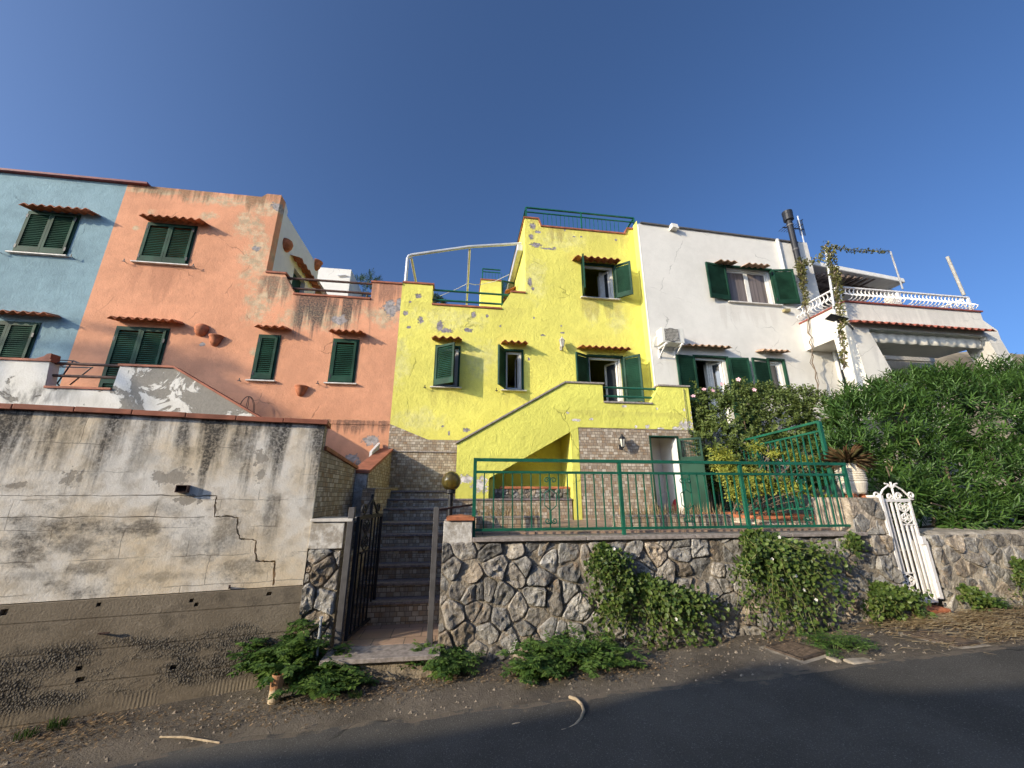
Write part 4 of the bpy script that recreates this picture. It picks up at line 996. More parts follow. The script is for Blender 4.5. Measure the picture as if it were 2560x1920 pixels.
# ---- voronoi stones
def clip(poly,a,b,c):
    out=[]; n=len(poly)
    for i in range(n):
        p=poly[i];q=poly[(i+1)%n]; dp=a*p[0]+b*p[1]-c; dq=a*q[0]+b*q[1]-c
        if dp<=0: out.append(p)
        if dp*dq<0: t=dp/(dp-dq); out.append((p[0]+(q[0]-p[0])*t,p[1]+(q[1]-p[1])*t))
    return out
def stones(mb,x0,x1,zlo,zhi,Y,size,gap=.0075,bulge=.055,seed=1,flatten=1.0,ydir=None):
    r=random.Random(seed); W_=x1-x0; nx=max(1,round(W_/size)); hh=max(zhi(x0),zhi(x1))-min(zlo(x0),zlo(x1)); nz=max(1,round(hh/(size*.86)))
    z0=min(zlo(x0),zlo(x1)); seeds=[]
    for j in range(-1,nz+1):
        for i in range(-1,nx+1):
            sx_=x0+W_*(i+.5+.5*(j%2)*.9+r.uniform(-.44,.44))/nx; sz=z0+hh*(j+.5+r.uniform(-.42,.42))/nz
            seeds.append((sx_,sz))
            if r.random()<.34: seeds.append((sx_+r.uniform(-.5,.5)*size,sz+r.uniform(-.4,.4)*size))
    for k,(sx_,sz) in enumerate(seeds):
        poly=[(x0,zlo(x0)),(x1,zlo(x1)),(x1,zhi(x1)),(x0,zhi(x0))]
        for l,(tx,tz) in enumerate(seeds):
            if l==k or abs(tx-sx_)>size*3 or abs(tz-sz)>size*3: continue
            a,b=tx-sx_,tz-sz; c=(tx*tx+tz*tz-sx_*sx_-sz*sz)/2
            ln=math.hypot(a,b); 
            if ln<size*.25: continue
            poly=clip(poly,a/ln,b/ln,c/ln-gap*(.4+1.6*r.random()**2))
            if len(poly)<3: break
        if len(poly)<3: continue
        ar=abs(sum(poly[i][0]*poly[(i+1)%len(poly)][1]-poly[(i+1)%len(poly)][0]*poly[i][1] for i in range(len(poly))))/2
        if ar<size*size*.045: continue
        cx=sum(p[0] for p in poly)/len(poly); cz=sum(p[1] for p in poly)/len(poly)
        NA=36; radii=[]; pn=r.choice([10,16,24,34])
        for a_ in range(NA):
            th=2*math.pi*a_/NA; dx,dz=math.cos(th),math.sin(th); acc=0;inv=0
            for i in range(len(poly)):
                p=poly[i];q=poly[(i+1)%len(poly)]
                ex,ez=q[0]-p[0],q[1]-p[1]; nxn,nzn=ez,-ex; l_=math.hypot(nxn,nzn)
                if l_<1e-6: continue
                nxn/=l_;nzn/=l_; d=(p[0]-cx)*nxn+(p[1]-cz)*nzn
                if d<0: nxn,nzn,d=-nxn,-nzn,-d
                den=dx*nxn+dz*nzn
                if den>1e-4: inv+=(den/max(d,1e-4))**pn
            radii.append(inv**(-1/pn)*.99 if inv>0 else .05)
        bl=bulge*(.45+1.0*r.random())*min(1.3,math.sqrt(ar)/size+.3); tilt=(r.uniform(-.32,.32),r.uniform(-.32,.32))
        seedv=Vector((r.random()*50,r.random()*50,r.random()*50))
        fr=[(1.0,-.05),(1.0,.3),(.975,.72),(.92,.94),(.78,1.0),(.55,1.01),(.32,1.02)]
        vs=[]
        for f_,h_ in fr:
            for a_ in range(NA):
                th=2*math.pi*a_/NA; rr=radii[a_]*f_*(1+.07*mn.noise(Vector((math.cos(th)*2.5,math.sin(th)*2.5,k)))-.03*abs(mn.noise(Vector((math.cos(th)*6,math.sin(th)*6,k*2.3)))))
                px_=cx+rr*math.cos(th); pz_=cz+rr*math.sin(th)
                q=Vector((px_,0,pz_))
                nz_=mn.noise(q*8+seedv)*.6+mn.noise(q*21+seedv)*.42+abs(mn.noise(q*6+seedv))*.7-.3
                hgt=bl*h_+ (bl*.75*nz_+(px_-cx)*tilt[0]*.7+(pz_-cz)*tilt[1]*.7)*max(0,min(1,h_))
                if h_<0: hgt=-.06
                vs.append((px_,Y-hgt,pz_))
        vs.append((cx,Y-bl*(1.03+.3*mn.noise(Vector((cx,0,cz))*9+seedv)),cz))
        fs=[]
        for i in range(len(fr)-1):
            for a_ in range(NA):
                b_=(a_+1)%NA; fs.append((i*NA+a_,i*NA+b_,(i+1)*NA+b_,(i+1)*NA+a_))
        e=(len(fr)-1)*NA
        for a_ in range(NA): fs.append((e+a_,e+(a_+1)%NA,len(vs)-1))
        g=r.uniform(.55,1.25); w=r.choice([0,0,0,.03,.06,.14]); tn=(g*(1+w),g,g*(1-w*1.1))
        mb.add(vs,fs,tn)
# main terrace retaining wall
x0s,x1s=-.135,5.69
zc0=1.19
stw=thing('terrace_stone_wall','rough grey fieldstone retaining wall under the green railing','wall',(2.8,YST,gz(2.8)))
m=MB(); stones(m,x0s,x1s,lambda x:gz(x)-.06,lambda x:(zc0 if x<5.2 else zc0),YST,.25,seed=5,bulge=.042,gap=.006)
m.build('stones',STONE,stw)
MB().box(x0s,x1s,YST-.01,YST+.3,-.3,zc0-.001).build('mortar',MORTAR,stw)
cz0=zc0+.004
m=MB()
segs=[(.2,1.52),(1.525,2.9),(2.905,4.2),(4.205,5.30)]
for a,b in segs: m.box(a,b,YST-.075,YST+.28,cz0,cz0+.042)
m.build('coping_slab',GREYSLAB,stw,bevel=.006)
# right end pier of the terrace with the urn
pr=thing('stone_pier','weathered stone pier carrying the white urn beside the white gate','pillar',(5.45,YST,.3))
zpt=at(2140,1244,YST).z
m=MB(); stones(m,5.2,5.69,lambda x:1.20,lambda x:zpt-.01,YST+.012,.24,gap=.004,bulge=.022,seed=11); m.build('stones',STONE,pr)
MB().box(5.2,5.685,YST+.004,YST+.55,1.235,zpt).build('core',PIERSTONE,pr)
# pier right of the steps, with terracotta cap
p2=thing('gate_pier','short white-topped stone pier with an orange tile cap beside the gate','pillar',(.03,YST,.2))
pz1=at(1130,1302,YST-.01).z; pz0=at(1130,1365,YST-.01).z
MB().box(-.13,.195,YST-.02,YST+.32,pz0,pz1).build('block',WBLOCK,p2,bevel=.006)
MB().box(-.13,.195,YST+.31,YST+.6,1.19,pz0+.1).build('rear_block',WBLOCK,p2)
m=MB(); m.box(-.10,.215,YST-.05,YST+.34,pz1+.003,pz1+.04); m.add([(-.10,YST-.05,pz1+.04),(.215,YST-.05,pz1+.04),(.215,YST+.34,pz1+.04),(-.10,YST+.34,pz1+.04),(.05,YST+.15,pz1+.065)],[(0,1,4),(1,2,4),(2,3,4),(3,0,4)])
m.build('tile_cap',TERRA,p2,bevel=.004)
# pier left of the steps
p3=thing('left_gate_pier','stone pier with a flaking white block and marble slab left of the gate','pillar',(-1.38,YST,.1)); p3.name='stone_gate_pier'
ROOT[p3.name]=Vector((-1.38,YST,.1))
qz1=at(800,1305,YST).z; qz0=at(800,1372,YST).z
m=MB(); stones(m,-1.55,-1.215,lambda x:-.12,lambda x:qz0-.005,YST+.02,.23,seed=23,bulge=.04); m.build('stones',STONE,p3)
MB().box(-1.555,-1.215,YST+.026,YST+.4,-.3,qz0-.002).build('mortar',MORTAR,p3)
MB().box(-1.555,-1.205,YST-.01,YST+.4,qz0,qz1).build('block',WBLOCK,p3,bevel=.006)
MB().box(-1.56,-1.12,YST-.035,YST+.42,qz1+.003,qz1+.035).build('slab',MARBLE,p3,bevel=.004)
# right-hand wall beyond the white gate
rwz0=at(2345,1332,YST).z; rwz1=at(2555,1345,YST).z
rws=thing('garden_stone_wall','mortared tan stone wall to the right of the white gate','wall',(8.5,YST,.5))
xj=at(2365,1500,YST).x+.02
m=MB(); stones(m,xj,13.5,lambda x:gz(x)-.06,lambda x:rwz0-.03+.02*math.sin(x*3),YST+.012,.25,gap=.007,bulge=.024,seed=31); m.build('stones',STONE,rws)
m=MB(); NXW=60; vs=[];fs=[]
for i in range(NXW+1):
    x=xj+(13.5-xj)*i/NXW; zt_=rwz0+.025*mn.noise(Vector((x*4,0,0)))
    vs+=[(x,YST+.0,-.3),(x,YST+.004,zt_-.03),(x,YST+.05,zt_),(x,YST+.5,zt_+.02)]
for i in range(NXW):
    for k in range(3): fs.append((i*4+k,(i+1)*4+k,(i+1)*4+k+1,i*4+k+1))
m.add(vs,fs); m.build('mortar',LIGHTMORTAR,rws)

# ================================================================= STEPS, TERRACE
stp=thing('garden_steps','dark stone-clad steps rising from the street gate to the terrace','steps',(-.6,6,.2))
noses=[(5.4,1503),(5.63,1456),(5.86,1412),(6.09,1371),(6.32,1335),(6.55,1306)]
zs_=[at(1010,v,y).z for y,v in noses]; print('step z',[round(z,3) for z in zs_])
sxl,sxr=-1.2,-.12
tz=[.2]+zs_; ys=[y for y,_ in noses]
core=MB(); tr=MB()
for i,(y,z) in enumerate(zip(ys,zs_)):
    y2=ys[i+1] if i<5 else 7.03
    core.box(sxl,sxr,y+.015,y2+.0145,-.2,z-.036)
    tr.box(sxl,sxr,y-.012,y2+.02,z-.034,z)
zl5=zs_[5]
# upper flight
zu1=at(1010,1270.5,7.0).z; zu2=1.64; zu3=at(1000,1226,7.62).z
core.box(-1.2,-.1,7.015,7.3,zl5-.2,zu1-.036); tr.box(-1.2,-.1,6.99,7.32,zu1-.034,zu1)
core.box(-1.2,2.15,7.312,YF-.03,1.0,zu2-.036); tr.box(-1.2,xl-.002,7.285,YF-.03,zu2-.034,zu2); tr.box(dgn[0]+.125,2.15,7.285,YF-.42,zu2-.034,zu2); tr.box(xl-.002,dgn[0]+.125,7.285,7.299,zu2-.034,zu2)
core.box(-1.2,1.0,7.63,YF-.035,zu2,zu3-.036); tr.box(-1.2,-.0,7.6,YF-.035,zu3-.034,zu3); 
core.build('riser_block',CLAD,stp); tr.build('tread',STAIRSLAB,stp,bevel=.005)
fl_=MB(); fl_.box(-1.2,sxr,YST+.05,5.41,-.2,.2); fl_.build('entry_floor',FLOORT,stp)
MB().box(-1.22,-.1,YST-.3,YST+.05,.155,.196).build('threshold',GREYSLAB,stp,bevel=.006)
MB().box(-1.2,-.11,YST-.24,YST+.04,-.3,.152).build('threshold_base',simple('rough_cement',(.25,.205,.15),.95,.35,9,bump=.9,bscale=30,bd=.02),stp)
MB().box(sxl-.001,sxl-.15,YST+.42,6.6,-.2,1.0).build('side_wall',CLAD,stp)
ter=tag(MB().box(.0,5.2,YST+.285,YP+.008,-.2,1.26).box(sxr+.002,.0,YST+.61,7.0,-.2,1.262).build('terrace',FLOORT,loc=(2.6,6,0)),kind='structure')

# ---- globe lamp
gl=thing('globe_lamp','smoked glass globe lamp on a short black post by the steps','lamp',(-.03,YST+.25,pz1))
gy=YST+.25
gc=at(1128,1203,gy); rg=(at(1151,1203,gy).x-at(1103,1203,gy).x)/2
zpo=gc.z-rg
MB().tube([(gc.x,gy,pz1-.05),(gc.x,gy,zpo-.0)],.03,12).build('post',BLACKI,gl,smooth=False)
MB().lathe([(.03,-.03),(.06,-.02),(.06,.03),(.05,.035)],(gc.x,gy,zpo-.005),16).build('collar',BLACKI,gl)
t=NT('smoked_globe_glass',.03,.5); t.color((.50,.44,.22)); tr_s=t.n('ShaderNodeBsdfTransparent',{'Color':(.62,.56,.34,1)}); gl_s=t.n('ShaderNodeBsdfGlossy',{'Color':(1,1,1,1),'Roughness':.03}); fr_s=t.n('ShaderNodeFresnel',{'IOR':1.5}); tl_s=t.n('ShaderNodeBsdfTranslucent',{'Color':(.75,.68,.40,1)}); mt_s=t.n('ShaderNodeMixShader',{0:.5,1:tr_s.outputs[0],2:tl_s.outputs[0]}); mx_s=t.n('ShaderNodeMixShader',{0:fr_s.outputs[0],1:mt_s.outputs[0],2:gl_s.outputs[0]})
t.t.links.new(mx_s.outputs[0],[n for n in t.t.nodes if n.type=='OUTPUT_MATERIAL'][0].inputs['Surface'])
prof=[(max(.001,rg*math.sin(math.pi*i/20)),-rg*math.cos(math.pi*i/20)) for i in range(21)]
gm=MB().lathe(prof,gc,32); pin=[(r_*.975,z_*.975) for r_,z_ in prof]
st=len(gm.v); gm.lathe(pin,gc,32); 
k=len(gm.f)//2; gm.f[k:]=[f[::-1] for f in gm.f[k:]]
gm.build('globe',t.m,gl,smooth=True)
MB().lathe([(.02,-.03),(.022,.0),(.03,.03),(.03,.06),(.012,.085)],(gc.x,gy,gc.z-.08),12).build('bulb',WHITEP,gl)

# ---- street gate (black), open inwards
gp=thing('iron_gate','black wrought iron gate standing open at the foot of the steps','gate',(-1.15,YST,.2))
zg0=.2; zg1=at(1090,1268,YST).z; zgl=at(883,1268,YST).z
print('gate',zg1,zgl)
xp0=at(855,1600,YST).x; xp1=at(1075,1500,YST).x+.02
MB().box(-1.175,-1.112,YST-.03,YST+.03,zg0-.04,zgl).build('gate_post',GREYMET,gp,bevel=.004)
MB().box(xp1-.03,xp1+.03,YST-.03,YST+.03,zg0-.06,zg1).build('gate_post',GREYMET,gp,bevel=.004)
MB().bar((xp1+.03,YST+.05,zg1-.03),(.2,YST+.3,zg1+.02),.022).build('tie_bar',RUST,gp)
ga=R(82); gw=.80; M=place(-1.08,YST+.03,zg0+.05,ga); gh=zgl-.17-zg0
def L(p): return M@Vector(p)
m=MB(); m.bar(L((.02,0,0)),L((.02,0,gh)),.035); m.bar(L((gw,0,0)),L((gw,0,gh)),.035); m.bar(L((0,0,.02)),L((gw,0,.02)),.03); m.bar(L((0,0,gh)),L((gw,0,gh)),.035)
leaf=m.build('gate_leaf',BLACKI,gp)
for i in range(1,7):
    if i in(2,3): z1_=gh*.68
    else: z1_=gh
    MB().bar(L((gw*i/7,0,.03)),L((gw*i/7,0,z1_)),.018).build('bar',BLACKI,leaf)
def scroll(cx,cz,r,turns=1.4,dirn=1,st=0,n=18,shrink=.25):
    return [(cx+r*(1-(1-shrink)*i/n)*math.cos(st+dirn*turns*2*math.pi*i/n),0,cz+r*(1-(1-shrink)*i/n)*math.sin(st+dirn*turns*2*math.pi*i/n)) for i in range(n+1)]
def scrolls(M,cx,cz,w,h,r,mat,parent,nm='scroll_panel',flat=.5):
    m=MB(); q=lambda pts:[M@Vector(p) for p in pts]
    for sx_ in (-1,1):
        for sz in (-1,1):
            m.tube(q(scroll(cx+sx_*w*.24,cz+sz*h*.25,w*.22,1.3,sx_*sz,math.pi/2*sz)),r,5)
            m.tube(q([(cx+sx_*w*.03,0,cz+sz*h*.02),(cx+sx_*w*.10,0,cz+sz*h*.12),(cx+sx_*w*.17,0,cz+sz*h*.18)]),r,5)
        m.tube(q([(cx+sx_*w*.5*math.sin(math.pi*t/12),0,cz-h/2+h/2*t/12*1.0) for t in range(13)]),r,5)
        m.tube(q([(cx+sx_*w*.5*math.sin(math.pi*t/12),0,cz+h/2*t/12) for t in range(13)]),r,5)
    return m.build(nm,mat,parent)
scrolls(M,gw*2.5/7,gh*.84,.2,gh*.3,.008,BLACKI,leaf)
MB().bar(L((gw*1.5/7,0,gh*.68)),L((gw*4/7,0,gh*.68)),.02).build('cross_bar',BLACKI,leaf); m=MB()
for s_ in (-1,1): m.tube([L(p) for p in scroll(gw/2+s_*.25,gh+.09,.07,1.3,-s_,-math.pi/2)],.014,6); m.tube([L((gw/2+s_*.25,0,gh+.02)),L((gw/2+s_*.12,0,gh+.13)),L((gw/2,0,gh+.21))],.014,6)
m.tube([L((gw/2,0,gh)),L((gw/2,0,gh+.26))],.018,6); m.bar(L((gw/2-.3,0,gh+.022)),L((gw/2+.3,0,gh+.022)),.014)
m.build('crest',BLACKI,leaf)

# ---- white gate
wg=thing('white_gate','white wrought iron gate with scroll panels in the right stone wall','gate',(6.1,YST,.35))
X0=at(2215,1240,YST).x; X0b=5.715
zt_=at(2240,1252,YST).z; zb_g=at(2300,1505,YST).z; X1g=at(2350,1502,YST).x
print('wg',X0,X1g,zt_,zb_g)
MB().box(5.695,5.735,YST-.02,YST+.2,.34,at(2205,1238,YST).z).build('jamb',WHITEMET,wg)
MB().prism([(X1g+.0,.42),(X1g+.05,.42),(X1g+.045,rwz0-.1),(X1g+.0,rwz0-.1)],YST-.015,YST+.15).build('jamb',WHITEMET,wg)
m=MB(); gx0,gx1=5.745,X1g-.01; y=YST+.03
m.bar((gx0,y,zb_g),(gx1,y,zb_g),.035); m.bar((gx0,y,zt_),(gx1,y,zt_),.03); m.bar((gx0+.01,y,zb_g),(gx0+.01,y,zt_),.028); m.bar((gx1-.01,y,zb_g),(gx1-.01,y,zt_),.028)
gleaf=m.build('gate_leaf',WHITEMET,wg)
n=6; wv=(gx1-gx0)/n; hv=zt_-zb_g
for i in range(1,n):
    lo=zb_g if i not in(1,2) else zb_g+hv*.27; hi=zt_ if i not in(4,5) else zt_-hv*.25
    MB().bar((gx0+wv*i,y,lo),(gx0+wv*i,y,hi),.02).build('bar',WHITEMET,gleaf)
I=Matrix.Translation((0,y,0))
scrolls(I,gx0+wv*1.5,zb_g+hv*.135,wv*2.5,hv*.25,.008,WHITEMET,gleaf); scrolls(I,gx0+wv*4.4,zt_-hv*.125,wv*2.5,hv*.23,.008,WHITEMET,gleaf)
m=MB(); m.bar((gx0,y,zb_g+hv*.27),(gx0+wv*3,y,zb_g+hv*.27),.018); m.bar((gx0+wv*3,y,zt_-hv*.25),(gx1,y,zt_-hv*.25),.018); m.build('cross_bar',WHITEMET,gleaf)
m=MB(); cx=(gx0+gx1)/2; Iq=lambda pts:[I@Vector(p) for p in pts]
for s_ in(-1,1):
    m.tube(Iq(scroll(cx+s_*.28,zt_+.07,.055,1.3,-s_,-math.pi/2)),.012,6); m.tube(Iq([(cx+s_*.26,0,zt_+.03),(cx+s_*.15,0,zt_+.15),(cx+s_*.06,0,zt_+.2),(cx,0,zt_+.17)]),.012,6)
    m.tube(Iq(scroll(cx+s_*.07,zt_+.06,.05,1.3,s_,0)),.012,6); m.tube(Iq([(cx,0,zt_+.17),(cx+s_*.05,0,zt_+.22),(cx+s_*.1,0,zt_+.23)]),.011,6)
m.tube(Iq([(cx,0,zt_),(cx,0,zt_+.25)]),.013,6); m.bar((cx-.3,y,zt_+.02),(cx+.3,y,zt_+.02),.014)
m.build('crest',WHITEMET,gleaf)
MB().box(gx1-.03,gx1+.03,YST-.02,YST+.06,zb_g+hv*.55,zb_g+hv*.63).build('lock_box',WHITEMET,wg)
MB().box(5.72,X1g+.02,YST-.09,YST+.25,zb_g-.12,zb_g-.065).build('threshold',TERRA,wg,bevel=.02)
m=MB(); m.box(5.70,6.03,YST-.12,YST+.2,.1,zb_g-.125); m.box(6.035,X1g+.1,YST-.11,YST+.2,.1,zb_g-.13); m.build('threshold_block',PIERSTONE,wg,bevel=.01)

# ---- terrace railing
tr_=thing('terrace_railing','long green metal railing along the front of the terrace','railing',(2.7,YST+.05,cz0+.042))
y=YST+.06; zb0=cz0+.042
ztop_=at(1187,1144,y).z; zt1=at(2110,1165,y).z
zT_=(ztop_+zt1)/2; zM=zT_-.145; zB_=zb0+.075
xr0=at(1187,1200,y).x; xr1=at(2128,1250,y).x
print('rail',ztop_,zt1,xr0,xr1)
fr_=MB(); fr_.bar((xr0-.02,y,zT_),(xr1+.02,y,zT_),.05,.038); fr_.bar((xr0,y,zM),(xr1,y,zM),.034,.03); fr_.bar((xr0,y,zB_),(xr1,y,zB_),.034,.03)
fo=fr_.build('rail_frame',GREEN_RAIL,tr_)
xpost=[xr0,at(1553,1240,y).x,at(1860,1240,y).x,xr1]
for x in xpost: MB().box(x-.02,x+.02,y-.02,y+.02,zb0,zT_-.0195).build('post',GREEN_RAIL,tr_)
nb=[15,15,14]
for k in range(3):
    for i in range(1,nb[k]+1):
        x=xpost[k]+(xpost[k+1]-xpost[k])*i/(nb[k]+1)
        MB().bar((x,y,zB_+.015),(x,y,zM-.015),.014).build('baluster',GREEN_RAIL,tr_)
for k,px_ in enumerate((1376,1716,2010)):
    x=at(px_,1250,y).x; m=MB(); I=Matrix.Translation((x,y-.012,0)); q=lambda pts:[I@Vector(p) for p in pts]; zc=(zM+zB_)/2
    for s_ in(-1,1):
        for t_ in (-1,1): m.tube(q(scroll(s_*.042,zc+t_*.235,.036,1.25,-s_*t_,math.pi if s_>0 else 0)),.007,5)
        m.tube(q([(0,0,zc+.13),(s_*.075,0,zc+.08),(s_*.075,0,zc-.06),(0,0,zc-.12)]),.007,5)
    m.tube(q([(0,0,zc-.27),(0,0,zc-.12)]),.009,5); m.tube(q([(0,0,zc+.13),(0,0,zc+.27)]),.009,5)
    m.build('scroll_ornament',GREEN_RAIL,tr_)
# ---- tall side railing of the terrace
sr=thing('side_railing','tall green railing running back along the right edge of the terrace','railing',(5.0,5.6,1.3))
A0=at(2047,1054,5.1); B0=at(1775,1122,7.85); lenr=(B0-A0).length; dirv=(B0-A0)/lenr
zsb=at(2043,1272,5.1).z
def sp(t,z): return Vector((A0.x+dirv.x*t,A0.y+dirv.y*t,z+dirv.z*t))
print('side rail',A0,zsb)
m=MB(); m.bar(sp(0,A0.z),sp(lenr,A0.z),.045,.035); m.bar(sp(0,A0.z-.14),sp(lenr,A0.z-.14),.03); m.bar(sp(0,zsb),sp(lenr,zsb),.03); sf=m.build('rail_frame',GREEN_RAIL,sr)
for t_ in (0,1.35,lenr): MB().bar(sp(t_,1.25),sp(t_,A0.z),.045).build('post',GREEN_RAIL,sr)
for i in range(1,24):
    if i==12: continue
    MB().bar(sp(lenr*i/24,zsb),sp(lenr*i/24,A0.z-.14),.016).build('baluster',GREEN_RAIL,sr)
# ---- corner planter clad in stone
pl=thing('corner_planter','stone-clad corner planter with an orange tile rim, full of yellow-green plants','planter',(4.8,6,1.26))
def tf(u,v): p=atZ(u,v,1.262); return (p.x,p.y)
zr0=at(1985,1285,5.6).z
b0=at(1765,1290,7.0); b1=at(1868,1285,6.0); b2=at(2085,1290,5.55)
poly=[(b0.x,YP),(b0.x,6.9),(b1.x,5.75),(b2.x,5.55),(b2.x+.15,YP)]
print('planter',poly,zr0)
zrim=at(1960,1290,5.7).z
m=MB(); m.prism(poly,1.2,zrim-.05,axis='z'); m.build('clad_wall',CLAD,pl)
def shrink(P,k): cx=sum(p[0] for p in P)/len(P);cy=sum(p[1] for p in P)/len(P); return [(cx+(p[0]-cx)*k,cy+(p[1]-cy)*k) for p in P]
m=MB(); m.prism(shrink(poly,1.03),zrim-.047,zrim,axis='z',holes=[shrink(poly,.8)]); m.build('tile_rim',TERRA,pl)
# ---- low clad planters on the terrace
def lowplanter(px0,px1,label,n):
    a=at(px0,1320,5.15); b=at(px1,1320,5.15); o=thing('clad_trough',label,'planter',((a.x+b.x)/2,5.25,1.26),'low stone-clad planting troughs')
    z1=1.26+.16
    MB().prism([(a.x,1.255),(b.x,1.255),(b.x,z1),(a.x,z1)],5.15,5.45).build('trough',CLAD,o)
    MB().prism([(a.x-.01,z1+.002),(b.x+.01,z1+.002),(b.x+.01,z1+.02),(a.x-.01,z1+.02)],5.14,5.46).build('rim',GREYSLAB,o)
    r=random.Random(n); g=MB()
    for i in range(n*10):
        x=r.uniform(a.x+.03,b.x-.03); y_=r.uniform(5.18,5.4); h=r.uniform(.05,.2); dx=r.uniform(-.07,.07)
        g.add([(x-.003,y_,z1),(x+.003,y_,z1),(x+dx*.5+.003,y_,z1+h*.6),(x+dx,y_-.01,z1+h),(x+dx*.5-.003,y_,z1+h*.6)],[(0,1,2,3,4)],r.random())
    tag(g.build('dry_grass',L_DRY,loc=((a.x+b.x)/2,5.25,z1)),'dry grass sprouting in the low clad trough '+('near the globe lamp' if n<20 else 'before the storage door'),'grass',kind='stuff')
lowplanter(1190,1357,'short stone-clad trough at the left end of the terrace, near the globe lamp',14); lowplanter(1552,1835,'long stone-clad trough before the open storage door, with dry grass',34)
# ---- stone planter under the stair
up_=thing('stone_planter','small rubble stone planter with an orange tile edge under the yellow stair','planter',(1.6,7.7,1.64))
ux_0=dgn[0]+.13; ux_1=sx-.18; zu=at(1300,1216,7.5).z
m=MB(); stones(m,ux_0,ux_1,lambda x:1.645,lambda x:zu-.045,7.5,.12,gap=.006,bulge=.03,seed=77); m.build('stones',STONE,up_)
MB().box(ux_0,ux_1,7.505,YF-.41,1.643,zu-.05).build('core',MORTAR,up_)
MB().box(ux_0+.1,ux_1,7.46,7.62,zu-.045,zu).build('tile_edge',TERRA,up_,bevel=.006)
# ---- lanterns
def lantern(name,label,c,Y,mat,s=1.0):
    o=thing(name,label,'wall lamp',(c.x,Y,c.z),'wall lanterns'); y=Y-.13*s
    MB().box(c.x-.025*s,c.x+.025*s,Y-.02,Y,c.z-.13*s,c.z-.03*s).tube([(c.x,Y-.01,c.z-.1*s),(c.x,Y-.08*s,c.z-.14*s),(c.x,y,c.z-.11*s)],.01*s,6).build('bracket',mat,o)
    g=MB().lathe([(.035*s,-.09*s),(.06*s,.06*s)],(c.x,y,c.z),6).build('lamp_glass',simple('frosted_lamp_glass',(.55,.53,.46),.2),o)
    m=MB().lathe([(.075*s,.06*s),(.05*s,.10*s),(.02*s,.125*s),(.012*s,.16*s),(.004*s,.165*s)],(c.x,y,c.z),6)
    for k in range(6):
        a=math.pi/3*k; m.bar((c.x+.036*s*math.cos(a),y+.036*s*math.sin(a),c.z-.09*s),(c.x+.062*s*math.cos(a),y+.062*s*math.sin(a),c.z+.06*s),.008*s)
    m.lathe([(.02*s,-.11*s),(.04*s,-.09*s)],(c.x,y,c.z),6); m.build('lamp_cap',mat,o)
lantern('wall_lantern','pale weathered wall lantern above the yellow balcony door',at(1405,858,YF-.13),YF,simple('pale_lamp_metal',(.42,.38,.34),.6),1.05)
lantern('wall_lantern','dark wall lantern on the stone-clad storage wall',at(1557,1105,YP-.13),YP+.012,BLACKI,1.0)
# ================================================================= POTS
def wallpot(u,v,Y,label,s=1.0,shape='cup',normal=(0,-1,0)):
    if normal[0]==0: c=at(u,v,Y)
    else: c=atX(u,v,Y)
    N=Vector(normal); T=Vector((0,0,1)).cross(N)
    m=MB(); vs=[];fs=[]; nu,nvv=14,8
    prof_=[(.0,-.15),(.06,-.13),(.10,-.06),(.125,.02),(.135,.07),(.15,.08),(.15,.10),(.125,.10),(.10,.0),(.0,-.08)]
    if shape=='round': prof_=[(.0,-.14),(.08,-.115),(.125,-.04),(.135,.03),(.115,.09),(.075,.12),(.06,.10),(.08,.02),(.0,-.02)]
    for r_,z_ in prof_:
        for k in range(nu+1):
            th=math.pi*k/nu; p=c+T*(r_*s*math.cos(th))+N*(r_*s*math.sin(th))+Vector((0,0,z_*s)); vs.append(p)
    for i in range(len(prof_)-1):
        for k in range(nu): fs.append((i*(nu+1)+k,i*(nu+1)+k+1,(i+1)*(nu+1)+k+1,(i+1)*(nu+1)+k))
    m.add(vs,fs)
    o=m.build('wall_pot',TERRA,loc=c,smooth=True); return tag(o,label,'pot','terracotta pots hung on the walls')
wallpot(505,826,YF,'rounded terracotta wall pot with small holes, higher of the two beside the pink terrace door',1.05,'round')
wallpot(540,851,YF,'cup-shaped terracotta wall pot, lower of the two beside the pink terrace door',.98)
wallpot(753,976,YF,'single terracotta wall pot under the narrow shutters, low on the pink wall',.92)
wallpot(714,613,XS,'terracotta wall pot on the shaded white side wall above the pink terrace',1.25,'round',(1,0,0))
wallpot(790,663,XS,'small red wall pot at the far end of the white side wall, by the shed',1.2,'cup',(1,0,0))
# wire hoop plant holder on the pink wall
c=at(623,1012,YF-.1); m=MB()
for k in range(3):
    a=math.pi*(k/3); m.tube([(c.x+.16*math.cos(a)*math.cos(t),YF-.17+.14*math.sin(a)*math.cos(t),c.z-.2+.36*math.sin(t)) for t in [math.pi*i/14 for i in range(15)]],.006,5)
tag(m.build('wire_hoop',RUST,loc=c),'rusty wire hoop frame standing against the pink wall above the coping','plant holder')

# ================================================================= GARDEN PARAPET OF THE PINK HOUSE
gp2=thing('peeling_parapet','white parapet with badly peeling paint before the pink house','wall',(-5.5,YP,1))
def q_(u,v): return xz(u,v,YP)
zl0=q_(60,902)[1]; xo0=q_(122,940)[0]; zo=q_(200,973)[1]; xo1=q_(290,950)[0]; zt2=q_(370,918)[1]; xs_=q_(434,920)[0]; en=q_(632,1037)
en2=(en[0]+.9,en[1]-.9*(zt2-en[1])/(en[0]-xs_))
out=[(-9.2,.2),(en2[0],.2),en2,(xs_,zt2),(xo1,zt2),(xo1-.02,zo),(xo0,zo),(xo0-.06,zl0),(-9.2,zl0)]
MB().prism(out,YP,YP+.18).build('wall',PEEL,gp2)
m=MB(); m.box(xo1-.02,xs_,YP-.03,YP+.21,zt2+.003,zt2+.04); m.box(xo0+.004,xo1-.025,YP-.03,YP+.21,zo+.003,zo+.038)
k=(en2[1]-zt2)/(en2[0]-xs_)
